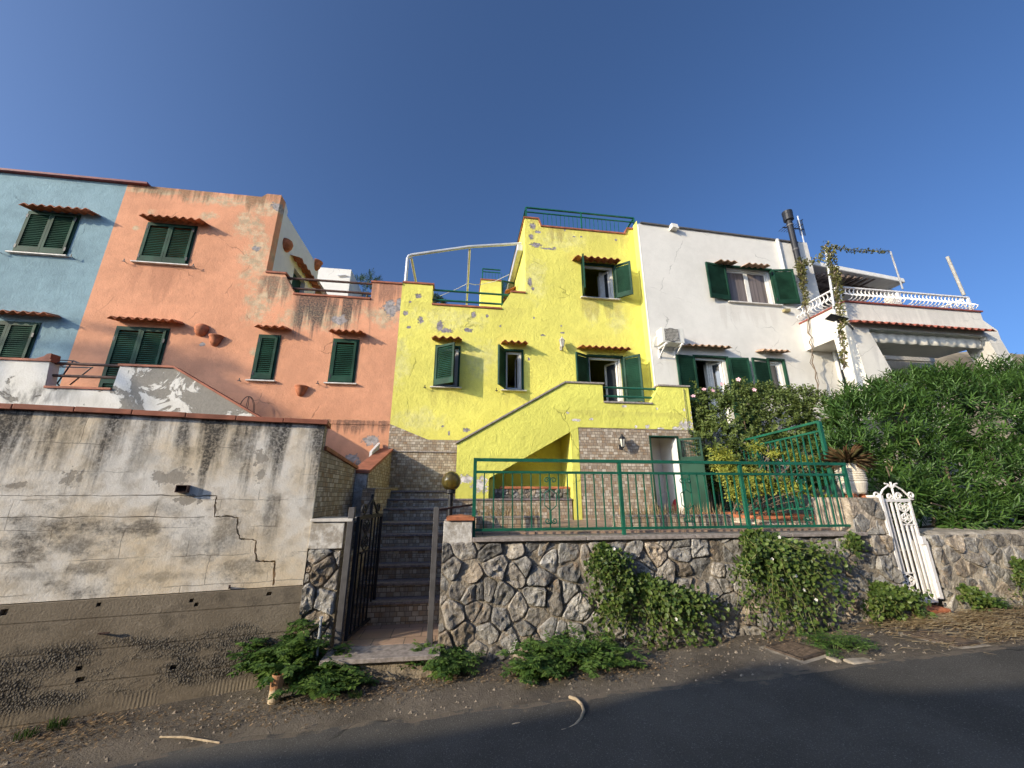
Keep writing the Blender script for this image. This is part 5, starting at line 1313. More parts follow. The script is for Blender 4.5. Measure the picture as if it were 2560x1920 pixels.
m.prism([(xs_+.002,zt2+.003),(en2[0],en2[1]+.003),(en2[0],en2[1]+.04),(xs_+.002,zt2+.04)],YP-.03,YP+.21)
m.box(-9.2,xo0-.02,YP-.03,YP+.21,zl0+.003,zl0+.04)
m.prism([(xo0-.28,zl0+.043),(xo0-.05,zl0+.043),(xo0-.06,zl0+.15),(xo0-.12,zl0+.14),(xo0-.16,zl0+.09)],YP-.02,YP+.15)
m.build('coping',COPE,gp2)
m=MB()
for (l,r) in (((122,908),(303,914)),((126,940),(298,943))):
    a=at(*l,YP+.1);b=at(*r,YP+.1); z=(a.z+b.z)/2; m.tube([(a.x-.02,YP+.1,z),(b.x+.05,YP+.1,z)],.025,8)
m.build('rail',RUST,gp2)
# clothes drying rack seen through the gap
dr=thing('drying_rack','black folding clothes drying rack behind the gap in the peeling parapet','drying rack',at(180,960,YP+.5))
y=YP+.45; P=lambda u,v,d=0: at(u,v,y+d)
m=MB()
for a,b,d in (((98,898),(183,902),0),((183,902),(210,912),0),((137,917),(232,919),0),((120,899),(160,918),.0),((183,902),(142,960),0),((228,920),(175,962),.0),((136,950),(148,964),.0),((98,898),(136,950),.2)):
    m.tube([P(*a),P(*b,d)],.012,6)
m.build('frame',BLACKI,dr)

# ================================================================= URN AND PLANT, BAG, STICKS
yu=YST+.26
ur=thing('urn_planter','white ribbed garden urn on small feet on top of the stone pier','urn',(at(2140,1235,yu).x,yu,zpt))
cu=at(2137,1235,yu).x; rU=.66*(at(2178,1190,yu).x-at(2098,1190,yu).x)/2; ztU=at(2137,1160,yu).z
h=ztU-zpt-.05; prof_=[(rU*.62,0),(rU*.78,.02),(rU*.98,h*.35)]
for i in range(6):
    z=h*(.42+.075*i); r_=rU*(1.0-.012*i); prof_+=[(r_*.94,z),(r_*1.02,z+.008),(r_*1.02,z+h*.05),(r_*.94,z+h*.06)]
prof_+=[(rU*.88,h*.92),(rU*.9,h),(rU*.78,h),(rU*.74,h*.85),(.01,h*.82)]
URN=simple('white_cement_urn',(.66,.60,.50),.85,.12,12,bump=.3)
MB().lathe(prof_,(cu,yu,zpt+.05),28).build('body',URN,ur)
for k in range(3):
    a=2*math.pi*k/3-.5; MB().lathe([(.05,0),(.04,.03),(.03,.055)],(cu+rU*.5*math.cos(a),yu+rU*.5*math.sin(a),zpt),8).build('foot',TERRA,ur)
bg=at(1690,1264,YP+.45); bz0=1.262
m=MB(); m.lathe([(.09,0),(.115,.05),(.11,.16),(.075,.25),(.03,.30)],(bg.x,YP+.38,bz0+.08),14)
for i,p in enumerate(m.v):
    p=Vector(p); m.v[i]=tuple(p+Vector((1,1,.5))*.03*mn.noise(p*14))
tag(m.build('red_bag',simple('red_cloth',(.35,.02,.03),.8,.25),loc=(bg.x,YP+.38,bz0),smooth=True),'crumpled red bag inside the open storage doorway','bag')
MB_=MB(); MB_.box(dx0+.02,dx1-.01,YP+.3,YP+.5,1.258,1.345); tag(MB_.build('storage_step',SHED,loc=((dx0+dx1)/2,YP+.4,1.26),bevel=.01),'low white block on the floor just inside the storage doorway, under the red bag','block')
cr=at(1655,1258,YP+.4); mb=MB(); mb.box(dx0-.02,dx0+.22,YP+.33,YP+.5,1.346,1.50); tag(mb.build('green_crate',simple('dark_green_plastic',(.02,.06,.03),.5),loc=(dx0+.1,YP+.4,1.346),bevel=.02),'dark green crate inside the storage doorway beside the red bag','crate')

def ground_at(u,v):
    r=ray(u,v); # on the slope
    t=-CAM_H/(r.z-SLOPE*r.x); return CAMP+r*t
# ================================================================= GROUND AND ROAD
def hgt(x,y): return gz(x)
xsn=[-400,-120,-60,-40]+[-30+i*1.0 for i in range(51)]+[30,60,120,400]
ysn=[-60,-30,-15,-8,-5,-3,-1,1,2,3,3.5,4,4.5,5,6,8,12,20,40,100,400]
vs=[];fs=[]
for y in ysn:
    for x in xsn: vs.append((x,y,gz(x)-.0))
nx=len(xsn)
for j in range(len(ysn)-1):
    for i in range(nx-1): fs.append((j*nx+i,j*nx+i+1,(j+1)*nx+i+1,(j+1)*nx+i))
tag(MB().add(vs,fs).build('ground',DIRT),kind='structure')
edge_px=[(300,1905),(560,1852),(800,1822),(1000,1797),(1200,1772),(1450,1741),(1700,1712),(1900,1692),(2080,1668),(2160,1655),(2300,1640),(2420,1628),(2560,1606)]
E=[ground_at(u,v) for u,v in edge_px]
pe=[(-40,3.1),(-20,3.25),(-6,3.38)]+[(p.x,p.y) for p in E]
pe+= [(pe[-1][0]+4,pe[-1][1]+.25),(pe[-1][0]+30,pe[-1][1]+2.0)]
fine=[]
for i in range(len(pe)-1):
    k=24 if abs(pe[i][0])<12 else 4
    for j in range(k):
        t=j/k; x=pe[i][0]+(pe[i+1][0]-pe[i][0])*t; y=pe[i][1]+(pe[i+1][1]-pe[i][1])*t
        fine.append((x,y+.035*mn.noise(Vector((x*2.3,0,0)))+.02*mn.noise(Vector((x*9,3,0)))))
ofs=[(None,-2.55,.005),(None,0,.006),(.9,0,.012),(.6,0,.012),(.42,0,.012),(.28,0,.012),(.17,0,.012),(.08,0,.011),(0,0,.004)]; tn=[0,0,0,.03,.08,.18,.38,.75]
vs=[];rm_=MB()
for x,y in fine: vs+=[(x,(y-o if o is not None else a),gz(x)+z) for o,a,z in ofs]
W9=len(ofs)
for k in range(W9-1):
    b=len(rm_.v); row=[]
    for i in range(len(fine)): row+=[vs[i*W9+k],vs[i*W9+k+1]]
    rm_.add(row,[(2*i,2*i+2,2*i+3,2*i+1) for i in range(len(fine)-1)],tn[k])
tag(rm_.build('road',ASPH),kind='structure')
# concrete pads with drain grates
GRATE=simple('rusty_grate',(.075,.055,.042),.8,.4,18)
SLR=Matrix.Rotation(-math.atan(SLOPE),4,'Y')
def drain(corners,label):
    P=[ground_at(*c) for c in corners]; c=sum(P,Vector())/4
    o=thing('drain_grate',label,'drain grate',c,'rusty drain grates by the road edge')
    e1=(P[1]-P[0]).normalized(); w=(P[1]-P[0]).length; e2=(P[3]-P[0]); h_=e2.length; e2.normalize()
    g=lambda a,b,z=0: P[0]+e1*(a*w)+e2*(b*h_)+Vector((0,0,z))
    m=MB()
    for a,b in (((0,0),(1,0)),((1,0),(1,1)),((1,1),(0,1)),((0,1),(0,0))): m.bar(g(*a,.014),g(*b,.014),.03,.018)
    f=m.build('frame',GRATE,o)
    m=MB()
    for i in range(1,10): m.bar(g(i/10,0,.013),g(i/10,1,.013),.009,.016)
    m.bar(g(0,.5,.010),g(1,.5,.010),.012,.012); m.build('grate_bars',GRATE,o)
    m=MB(); m.add([g(0,0,.005),g(1,0,.005),g(1,1,.005),g(0,1,.005)],[(0,1,2,3)]); m.build('sump',simple('sump_dark',(.02,.017,.014),.9),o)
    k=.16; m=MB(); Q=[g(-k,-k*1.1,.003),g(1+k,-k*1.1,.003),g(1+k,1+k,.003),g(-k,1+k,.003)]; m.add(Q,[(0,1,2,3)]); tag(m.build('concrete_pad',CONCPAD,loc=Q[0]),kind='structure')
drain([(2005,1652),(2062,1635),(1990,1618),(1918,1621)],'square rusty drain grate by the road, nearer to the fern-like weed')
drain([(2390,1617),(2448,1611),(2350,1583),(2262,1587)],'second rusty drain grate below the white gate, among dry straw')
m=MB(); 
for k,(u0,v0,u1,v1) in enumerate(((2085,1655,2125,1662),(2130,1662,2200,1660))):
    a=ground_at(u0,v0);b=ground_at(u1,v1); vs=[]
    st=len(m.v); m.box(a.x,b.x,a.y-.02,a.y+.10,a.z-.05,a.z+.022)
tag(m.build('kerb_lump',CONCPAD,loc=ground_at(2140,1655),bevel=.02),'short broken concrete kerb between the two drain grates','kerb')
# curved dry branch on the road, stick, pipe
pts=[(1424,1748),(1440,1756),(1455,1772),(1460,1787),(1452,1803),(1438,1815),(1420,1824),(1404,1829)]
tag(MB().tube([ground_at(*p)+Vector((0,0,.016+.012*math.sin(i*.8))) for i,p in enumerate(pts)],[.013,.013,.012,.012,.011,.009,.008,.006],8).build('palm_rib',WOODSTICK,loc=ground_at(1450,1790)),'curved dry palm rib lying on the asphalt','branch')
tag(MB().tube([ground_at(399,1847)+Vector((0,0,.012)),ground_at(460,1851)+Vector((0,0,.02)),ground_at(549,1862)+Vector((0,0,.012))],[.006,.0075,.006],6).build('dry_stick',WOODSTICK,loc=ground_at(470,1853)),'straight pale dry stick lying on the verge at lower left','branch')
tag(MB().tube([ground_at(1280,1815)+Vector((0,0,.008)),ground_at(1290,1813)+Vector((0,0,.012)),ground_at(1303,1810)+Vector((0,0,.006))],.006,5).tube([ground_at(1290,1813)+Vector((0,0,.01)),ground_at(1296,1818)+Vector((0,0,.005))],.004,5).build('wood_chip',WOODSTICK,loc=ground_at(1290,1813)),'small pale twig fragment on the asphalt left of the curved rib','branch')
g=ground_at(684,1755); m=MB(); Mp=Matrix.Rotation(R(3),4,'Y')
m.lathe([(.047,0),(.05,.0),(.05,.11),(.052,.115),(.052,.21),(.047,.215),(.04,.215),(.04,.1)],g,18,Mp)
t=NT('chalky_clay_pipe',.9,.15); zz=t.sep()[2]; t.color(t.mix(t.ss(t.math('ADD',zz,t.math('MULTIPLY',t.noise(12,4),.06)),g.z+.12,g.z+.15),(.50,.40,.27),(.42,.22,.12))); t.bump(t.noise(40,4),.4,.01)
tag(m.build('clay_pipe',t.m,loc=g),'short chalky clay pipe standing upright among the weeds at the wall corner','pipe')
a=at(792,1640,YST-.1); b=at(803,1545,YST-.08)
tag(MB().tube([(a.x,a.y,a.z-.15),(b.x,b.y,b.z)],.012,8).tube([(b.x,b.y,b.z-.005),(b.x,b.y,b.z+.015)],.018,8).build('water_pipe',GALV,loc=a),'thin grey metal pipe standing before the left gate pier','pipe')
# two loose cables on the balcony corner
a=at(1709,972,YP-.02); b=at(1722,1085,YP-.02)
tag(MB().tube([a,(a+b)/2+Vector((-.01,-.01,0)),b],.006,5).build('cable',BLACKI,loc=b),'thin dark cable hanging down the end of the yellow balcony parapet','cable')
# litter
L_DARKDRY=leafmat('dry_leaf_litter',(.09,.055,.03),(.40,.28,.16),.1)
def litter(name,label,regions,n,seed,mat,lo=.02,hi=.12,w=.004):
    r=random.Random(seed); g=MB()
    for _ in range(n):
        reg=r.choice(regions); c=reg[0]; 
        x=r.gauss(c[0],reg[1]); y=r.gauss(c[1],reg[2])
        if y>4.62 : y=4.62-r.random()*.25
        L_=r.uniform(lo,hi); a=r.uniform(-.6,.6)+ (0 if r.random()<.7 else 1.5); dx,dy=math.cos(a)*L_/2,math.sin(a)*L_/2; z=gz(x)+.008+r.random()*reg[3]
        ww=w*r.uniform(.6,2.2); px_,py_=-math.sin(a)*ww,math.cos(a)*ww; ti=r.uniform(-.01,.012)
        g.add([(x-dx-px_,y-dy-py_,z),(x+dx-px_*.4,y+dy-py_*.4,z+ti),(x+dx+px_*.4,y+dy+py_*.4,z+ti),(x-dx+px_,y-dy+py_,z+.002)],[(0,1,2,3)],r.random())
    return tag(g.build(name,mat),label,'litter',kind='stuff')
def G(u,v): p=ground_at(u,v); return (p.x,p.y)
litter('dry_straw','golden dry straw heaped below the garden stone wall at right',[(G(2420,1545),.75,.16,.05),(G(2520,1560),.7,.2,.05),(G(2330,1555),.4,.12,.03),(G(2560,1580),.6,.12,.02)],2600,3,L_DRY,.04,.2,.004)
litter('dry_leaves','brown dry leaves and twigs along the foot of the walls',[(G(1560,1680),.4,.10,.02),(G(1350,1690),.25,.08,.015),(G(250,1810),.4,.10,.015),(G(120,1830),.3,.1,.015),(G(60,1880),.3,.1,.01),(G(900,1740),.5,.08,.012),(G(640,1790),.5,.12,.01),(G(1100,1700),.4,.1,.01),(G(2000,1600),.4,.08,.015)],3000,5,L_DARKDRY,.006,.032,.0045)
pg_=MB(); r=random.Random(12)
for _ in range(1600):
    x=r.uniform(-4.5,7); y=r.uniform(3.3,4.65); 
    if y<3.55+.02*x: continue
    s=r.uniform(.004,.013)*(1.6 if r.random()<.06 else 1); z=gz(x)
    pg_.add([(x-s,y-s*.7,z-.002),(x+s,y-s*.8,z-.002),(x+s*.8,y+s,z-.002),(x-s*.7,y+s*.8,z-.002),(x+s*.2,y,z+s*1.1)],[(0,1,4),(1,2,4),(2,3,4),(3,0,4)],r.random())
tag(pg_.build('gravel',simple('gravel_grit',(.24,.20,.155),.95,.5,30)),'loose grit and small gravel scattered on the verge','gravel',kind='stuff')

# ================================================================= PLANTS
def leaf_mesh(name,C,D,N,Lg,Wd,mat,parent=None,loc=None,fold=.25,droop=.0,tint=None,mid=.45):
    """C base, D direction, N up normal (n,3); two folded quads per leaf"""
    C,D,N=[np.asarray(a,float) for a in (C,D,N)]; n=len(C); Lg=np.broadcast_to(Lg,(n,))[:,None]; Wd=np.broadcast_to(Wd,(n,))[:,None]
    D=D/np.linalg.norm(D,axis=1,keepdims=True); Sd=np.cross(D,N); Sd/=np.maximum(1e-6,np.linalg.norm(Sd,axis=1,keepdims=True)); U=np.cross(Sd,D)
    off=np.array(loc if loc is not None else rootloc(parent)) if (loc is not None or parent) else np.zeros(3)
    b=C; t=C+D*Lg-U*Lg*droop
    l1=C+D*Lg*mid*.6+Sd*Wd*.42+U*Wd*fold*.6; l2=C+D*Lg*(mid+.3)+Sd*Wd*.36+U*Wd*fold*.4-U*Lg*droop*.45
    r1=C+D*Lg*mid*.6-Sd*Wd*.42+U*Wd*fold*.6; r2=C+D*Lg*(mid+.3)-Sd*Wd*.36+U*Wd*fold*.4-U*Lg*droop*.45
    V=np.stack([b,l1,l2,t,r2,r1],1).reshape(-1,3)-off
    idx=np.arange(n)[:,None]*6
    Fq=np.concatenate([idx+np.array([[0,1,2,3]]),idx+np.array([[0,3,4,5]])],1).reshape(-1)
    me=bpy.data.meshes.new(name); me.vertices.add(n*6); me.vertices.foreach_set('co',V.reshape(-1))
    me.loops.add(n*8); me.loops.foreach_set('vertex_index',Fq.astype(np.int32)); me.polygons.add(n*2)
    me.polygons.foreach_set('loop_start',np.arange(n*2,dtype=np.int32)*4)
    me.update(calc_edges=True)
    tv=np.random.RandomState(n).rand(n) if tint is None else np.asarray(tint)
    a=me.color_attributes.new('tint','FLOAT_COLOR','CORNER'); cv=np.ones((n,8,4)); cv[:,:,:3]=tv[:,None,None]; a.data.foreach_set('color',cv.reshape(-1))
    me.materials.append(mat); me.validate()
    o=bpy.data.objects.new(name,me); COL.objects.link(o)
    if parent: o.parent=parent
    else: o.location=off
    ROOT[o.name]=Vector(off); return o
class Leaves:
    def __init__(s,seed): s.C=[];s.D=[];s.N=[];s.L=[];s.W=[];s.T=[]; s.r=random.Random(seed)
    def add(s,c,d,n,l,w,t): s.C.append(tuple(c));s.D.append(tuple(d));s.N.append(tuple(n));s.L.append(l);s.W.append(w);s.T.append(t)
    def build(s,name,mat,parent=None,loc=None,**k): return leaf_mesh(name,s.C,s.D,s.N,np.array(s.L),np.array(s.W),mat,parent,loc,tint=np.array(s.T),**k)
def rv(r): 
    while True:
        v=Vector((r.uniform(-1,1),r.uniform(-1,1),r.uniform(-1,1)))
        if .05<v.length<1: return v.normalized()
def crown(lv,ells,nshoots,per,ll,lw,spread,upb,shootlen,front=True,lump=.22,tmul=1.0,lumpf=1.4):
    r=lv.r; tot=sum(e[1][0]*e[1][2]+e[1][1]*e[1][2] for e in ells)
    for e in ells:
        c,rad=Vector(e[0]),Vector(e[1]); k=int(nshoots*(rad.x*rad.z+rad.y*rad.z)/tot)
        for _ in range(k):
            d=rv(r)
            if front and d.y>.35: continue
            if d.z<-.75 and r.random()<.6: continue
            f=1+lump*mn.noise(Vector((d.x,d.y,d.z))*lumpf*2+c)+.12*mn.noise(Vector(d)*6+c)
            f*= r.uniform(.84,1.03)
            p=c+Vector((d.x*rad.x,d.y*rad.y,d.z*rad.z))*f
            if any(o is not e and ((p.x-o[0][0])/o[1][0])**2+((p.y-o[0][1])/o[1][1])**2+((p.z-o[0][2])/o[1][2])**2<.62 for o in ells): continue
            nd=Vector((d.x/rad.x,d.y/rad.y,d.z/rad.z)).normalized()
            ax=(nd*.9+Vector((0,0,upb))+rv(r)*.45).normalized(); base=p-ax*shootlen*.8; t0=r.random()
            perp=ax.orthogonal().normalized(); q=ax.cross(perp)
            for j in range(per):
                s_=(j+r.random())/per; a=j*2.4+r.uniform(-.4,.4)
                rad_=(perp*math.cos(a)+q*math.sin(a)); dd=(ax*(spread+.5*s_)+rad_).normalized()
                sz=r.uniform(.75,1.1)*(1-.25*s_)
                lv.add(base+ax*shootlen*s_,dd,(ax+Vector((0,0,.3))),ll*sz,lw*sz,min(1,max(0,(.15+.55*t0+.35*s_*tmul)*1.0+r.uniform(-.15,.15))))
# oleander
ol=thing('oleander_bush','huge dense dark green oleander bush above the garden stone wall','bush',(8.5,6.2,rwz0))
oc=lambda u,v,Y: at(u,v,Y)
ells=[]
def ell(u,v,Y,rx,ry,rz): c=at(u,v,Y); ells.append(((c.x,c.y,c.z),(rx,ry,rz)))
ell(2150,1080,6.3,.75,.7,.75); ell(2170,1010,6.6,.6,.6,.5); ell(2270,985,6.7,.7,.6,.5); ell(2110,1040,6.5,.4,.5,.45); ell(2120,1150,6.1,.5,.55,.6); ell(2230,1090,6.3,1.05,.85,1.0); ell(2420,1060,6.2,1.3,1.0,1.15); ell(2620,1060,6.0,1.4,1.0,1.15); ell(2180,1150,6.25,.6,.65,.6); ell(2330,1200,5.8,.85,.7,.75); ell(2500,1210,5.65,1.0,.75,.8); ell(2660,1220,5.6,1.0,.7,.8); ell(2320,1010,6.7,1.1,.8,.75); ell(2520,985,6.8,1.3,.8,.8); ell(2750,1000,6.6,1.5,1,1.1); ell(2850,1180,5.6,1.1,.8,1.0); ell(2420,1290,5.25,.7,.4,.35); ell(2560,1290,5.2,.7,.4,.4); ell(2250,1235,5.5,.5,.45,.45); ell(2700,1300,5.2,.8,.4,.45)
lv=Leaves(4); crown(lv,ells,4800,13,.20,.033,.75,.4,.28,lump=.3)
lv.build('foliage',L_OLE,ol,fold=.3,droop=.08)
m=MB(); r=random.Random(8)
for k in range(26):
    e=r.choice(ells); x=6.5+r.random()*4.5; y=5.15+r.random()*.9; top=Vector(e[0])+rv(r)*.5
    b=Vector((x,y,rwz0-.1)); mid=b.lerp(top,.5)+rv(r)*.15
    m.tube([b,mid,top],[.03,.022,.01],6)
m.build('stems',BARK,ol)
# hollow dark heart so the far side does not shine through : dense inner leaves
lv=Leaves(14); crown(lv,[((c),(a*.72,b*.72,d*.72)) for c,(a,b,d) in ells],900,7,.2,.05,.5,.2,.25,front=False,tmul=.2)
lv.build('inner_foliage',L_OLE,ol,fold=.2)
lv=Leaves(15); crown(lv,ells,70,4,.15,.024,.9,-.2,.2,lump=.3); lv.build('dead_leaves',L_DRY,ol,fold=.3)
# hibiscus behind the tall railing
hb=thing('hibiscus_bush','leafy hibiscus bush with pale pink flowers below the white house windows','bush',(5.9,7.2,1.3))
ells=[]; ell(1850,1060,7.2,.75,.5,.7); ell(1950,1060,7.1,.7,.5,.65); ell(1800,1130,7.3,.62,.5,.8); ell(2060,1050,7.2,.6,.5,.6); ell(1900,1150,6.9,.9,.45,.6); ell(1990,1010,7.4,.5,.4,.4); ell(1780,1050,7.5,.42,.4,.55); ell(2000,1150,6.8,.6,.45,.6); ell(1760,1140,7.5,.35,.4,.7); ell(1905,1000,7.5,.6,.4,.36); ell(1780,1010,7.4,.4,.35,.34); ell(1850,990,7.4,.4,.35,.34); ell(1822,1035,7.35,.35,.3,.36); ell(1960,1010,7.4,.5,.35,.3)
lv=Leaves(5); crown(lv,ells,5200,9,.08,.056,.5,.35,.2,lump=.3)
for (u,v,Y,hh) in ((1735,958,7.2,.2),(1855,958,7.2,.3),(1930,985,7.1,.32),(1822,985,7.1,.2),(1990,985,7.2,.25),(2008,975,7.3,.3),(2025,972,7.3,.28),(1890,990,7.1,.25),(1960,1000,7.1,.25)):
    c=at(u,v,Y); r=lv.r
    for j in range(26): 
        z=r.uniform(-hh,hh*.4); lv.add((c.x+r.gauss(0,.035),c.y+r.gauss(0,.04),c.z+z),rv(r)+Vector((0,0,.3)),rv(r)+Vector((0,0,1)),.065,.042,r.random())
lv.build('foliage',L_HIB,hb,fold=.3,droop=.15)
m=MB(); r=random.Random(9)
for k in range(16):
    e=r.choice(ells); top=Vector(e[0])+rv(r)*.35; b=Vector((r.uniform(5.2,6.8),7.2+r.random()*.4,1.0)); m.tube([b,b.lerp(top,.5)+rv(r)*.1,top],[.022,.015,.007],5)
m.build('stems',BARK,hb)
def flower(c,s,parent,mat=PETAL,r=random.Random(3)):
    m=MB(); ax=(Vector((-.4,-1,.3))+rv(r)*.4).normalized(); p=ax.orthogonal().normalized(); q=ax.cross(p)
    for k in range(5):
        a=2*math.pi*k/5; d=(p*math.cos(a)+q*math.sin(a)); e=ax.cross(d)
        m.add([c,c+d*s*.6+e*s*.38+ax*s*.25,c+d*s*1.05+ax*s*.3,c+d*s*.6-e*s*.38+ax*s*.25],[(0,1,2,3)])
    m.tube([c,c+ax*s*.8],s*.06,4)
    return m.build('flower',mat,parent)
for (u,v) in ((1846,949),(1805,960),(1781,977),(1760,974),(1733,991),(1885,975),(1990,1000),(1870,1013)): flower(at(u,v,6.95),.048,hb)
# yellow-green climber in the corner planter
yc=thing('yellow_climber','yellow-green leafy shrub spilling from the corner planter through the railings','plant',(4.8,6.0,zrim))
ells=[]; ell(1830,1185,6.1,.26,.2,.26); ell(1885,1205,5.95,.26,.2,.22); ell(1945,1215,5.9,.22,.16,.15); ell(1800,1150,6.4,.2,.2,.26); ell(1845,1235,5.8,.2,.15,.16); ell(1950,1135,6.0,.24,.14,.10); ell(2060,1250,5.6,.16,.12,.12); ell(1990,1225,5.8,.2,.14,.14); ell(2010,1150,5.8,.22,.12,.10); ell(1890,1120,6.2,.16,.14,.12)
lv=Leaves(6); crown(lv,ells,820,8,.06,.038,.5,.1,.18,lump=.4)
lv.build('foliage',L_YEL,yc,fold=.3,droop=.15)
m=MB(); r=random.Random(19)
for k in range(14):
    e=r.choice(ells); b=Vector((r.uniform(4.6,5.0),r.uniform(6,6.6),zrim-.05)); top=Vector(e[0])+rv(r)*.2; m.tube([b,b.lerp(top,.5)+rv(r)*.08,top],[.012,.009,.005],5)
m.build('stems',BARK,yc)
# agave-like plant in the urn
ag=thing('dry_agave','reddish dry spiky rosette plant growing in the white urn','plant',(cu,yu,ztU-.03))
lv=Leaves(7); r=lv.r
for k in range(340):
    a=r.uniform(0,2*math.pi); el=r.uniform(-.25,1.2); d=Vector((math.cos(a)*math.cos(el),math.sin(a)*math.cos(el),math.sin(el)))
    lv.add((cu+d.x*.05,yu+d.y*.05,ztU+.0+.06*r.random()),d,Vector((0,0,1))+rv(r)*.3,r.uniform(.18,.31),r.uniform(.014,.024),r.random()**1.5)
lv.build('leaves',L_AGA,ag,fold=.5,droop=.28)
# trailing caper plants on the stone wall
def trailing(u,v,label,spr,length,n,seed,Y=YST-.05,per=30,ll=.055,bias=0):
    c=at(u,v,Y); o=thing('trailing_plant',label,'plant',c,'trailing plants on the stone walls'); lv=Leaves(seed); r=lv.r; st=MB()
    for k in range(n):
        a=r.uniform(-1,1); L_=length*r.choice([r.uniform(.2,.6),r.uniform(.5,1.2)])*(1-.3*abs(a)**2); x0=c.x+r.uniform(-.08,.08)*spr; out=r.uniform(.08,.34)*min(1.4,length)+.03
        floor=gz(c.x)+.03
        pts=[]
        for i in range(9):
            t=i/8; x=x0+(a+bias)*spr*t**.8; y=Y-out*math.sin(min(1,t*1.5)*math.pi/2)*(1-.25*t); z=c.z+.14*L_*math.sin(min(1,t*3.5)*math.pi)*(.6) - L_*max(0,t-.06)**1.15
            z=max(z,floor+r.random()*.03); pts.append(Vector((x,y,z))+rv(r)*.028)
        st.tube(pts,[.005]*5+[.004]*2+[.003]*2,4)
        for j in range(per):
            t=(j+r.random())/per*7.99; i=int(t); p=pts[i].lerp(pts[i+1],t-i); tan=(pts[i+1]-pts[i]).normalized()
            sd=tan.cross(Vector((0,-1,0))); 
            if sd.length<.1: sd=Vector((1,0,0))
            sd.normalize(); d=sd*(1 if j%2 else -1)*.8+tan*.4+Vector((0,-.5,0))+rv(r)*.5
            s_=r.uniform(.7,1.15)*(1-.25*t/8); lv.add(p+rv(r)*.045,d+rv(r)*.4,Vector((-.2,-1,.7))+rv(r)*.7,ll*s_,ll*.9*s_,min(1,max(0,r.gauss(.5,.25))))
    lv.build('foliage',L_CAP,o,fold=.15,droop=.1); st.build('stems',simple('green_stem',(.16,.17,.06),.7),o)
    return o,lv
t1,_=trailing(1500,1375,'small bright trailing plant high on the stone wall, above the larger one',.30,.58,44,41,per=28,ll=.05,bias=.2)
t2,_=trailing(1590,1455,'wide trailing caper plant hanging low on the stone wall, down to the verge',.8,.78,76,42,per=36,bias=.25)
t3,_=trailing(1870,1345,'longest trailing caper plant, with white blossoms, hanging from the coping under the railing',.85,1.08,92,43,per=40,bias=.5)
t4,_=trailing(2120,1345,'small tuft trailing under the right end of the railing coping',.16,.22,16,44,per=20)
t5,_=trailing(2190,1470,'trailing plant low on the wall left of the white gate',.46,.46,56,45,per=30,bias=.3)
t6,_=trailing(2410,1475,'drooping weed low on the garden wall, first one right of the white gate',.2,.32,18,46,per=22,bias=.15)
t7,_=trailing(2540,1410,'drooping plant high on the garden wall at the right edge',.3,.45,30,47,per=26)
r=random.Random(5); WPET=simple('white_petal',(.75,.72,.66),.6,.1)
for k,(u,v) in enumerate(((1960,1373),(1948,1343),(1975,1380),(1930,1398),(1990,1440),(1955,1450),(2010,1475),(2040,1500),(1690,1548),(1755,1533),(1672,1638),(1535,1372))):
    flower(at(u,v,YST-.3 if u>1800 else YST-.28),.02,t3 if u>1800 else (t2 if u>1600 else t1),WPET,r)
# weeds at the foot of the walls : compound leaves
def weed(u,v,label,rad,h,n,seed,dy=0.0,ll=.05,lw=.024,nm='weed'):
    c=ground_at(u,v); c.y+=dy; o=thing(nm,label,'weed',c,'green weeds at the foot of the walls'); lv=Leaves(seed); r=lv.r; st=MB()
    for k in range(n):
        a=r.uniform(0,2*math.pi); rr=rad*math.sqrt(r.random()); b=c+Vector((math.cos(a)*rr*.5,math.sin(a)*rr*.35,0)); L_=h*r.uniform(.45,1.1)*(1.1-.5*rr/rad); d=Vector((math.cos(a)*rr*1.1,math.sin(a)*rr*.8-.05,0))
        pts=[b+d*t+Vector((0,0,L_*(1.35*t-.55*t*t))) for t in (0,.25,.5,.75,1)]; st.tube(pts,[.005,.0045,.004,.003,.002],4)
        for br in range(6):
            t=.3+.7*br/6; i=min(3,int(t*4)); p=pts[i].lerp(pts[i+1],t*4-i); ba=r.uniform(0,6.28); bd=(Vector((math.cos(ba),math.sin(ba)-.25,r.uniform(-.15,.5)))).normalized(); bl=r.uniform(.09,.17); tt=r.random()
            sd=bd.cross(Vector((0,0,1))).normalized()
            for j in range(6):
                q=p+bd*bl*(j+1)/6-Vector((0,0,.02*(j/6)**2))
                for s_ in(-1,1): lv.add(q,sd*s_+bd*.35+Vector((0,0,-.15))+rv(r)*.2,Vector((0,-.3,1))+rv(r)*.35,ll*r.uniform(.7,1.1),lw,min(1,max(0,tt*.7+r.uniform(0,.3))))
            lv.add(p+bd*bl,bd,Vector((0,0,1)),ll,lw,tt)
    lv.build('foliage',L_WEED,o,fold=.2,droop=.12); st.build('stems',simple('weed_stem',(.10,.15,.05),.7),o); return o
weed(720,1712,'bushy green weed around the clay pipe at the corner of the rendered wall',.34,.66,66,61,dy=.05,ll=.058,lw=.03)
weed(815,1725,'low spreading green weed in front of the left gate pier',.28,.30,30,62)
weed(1100,1680,'round green weed at the right foot of the gate',.24,.32,30,63,dy=.02)
weed(1430,1665,'broad green weed against the stone wall below the trailing plants',.46,.36,44,64,dy=.02)
weed(1335,1690,'small green weed left of the broad weed on the verge',.16,.2,10,65)
weed(2090,1625,'fern-like green weed between the two drain grates',.26,.22,14,66,ll=.04,lw=.014)
weed(2455,1520,'small weed at the foot of the garden wall, right of the white gate',.12,.2,10,67,dy=.0)
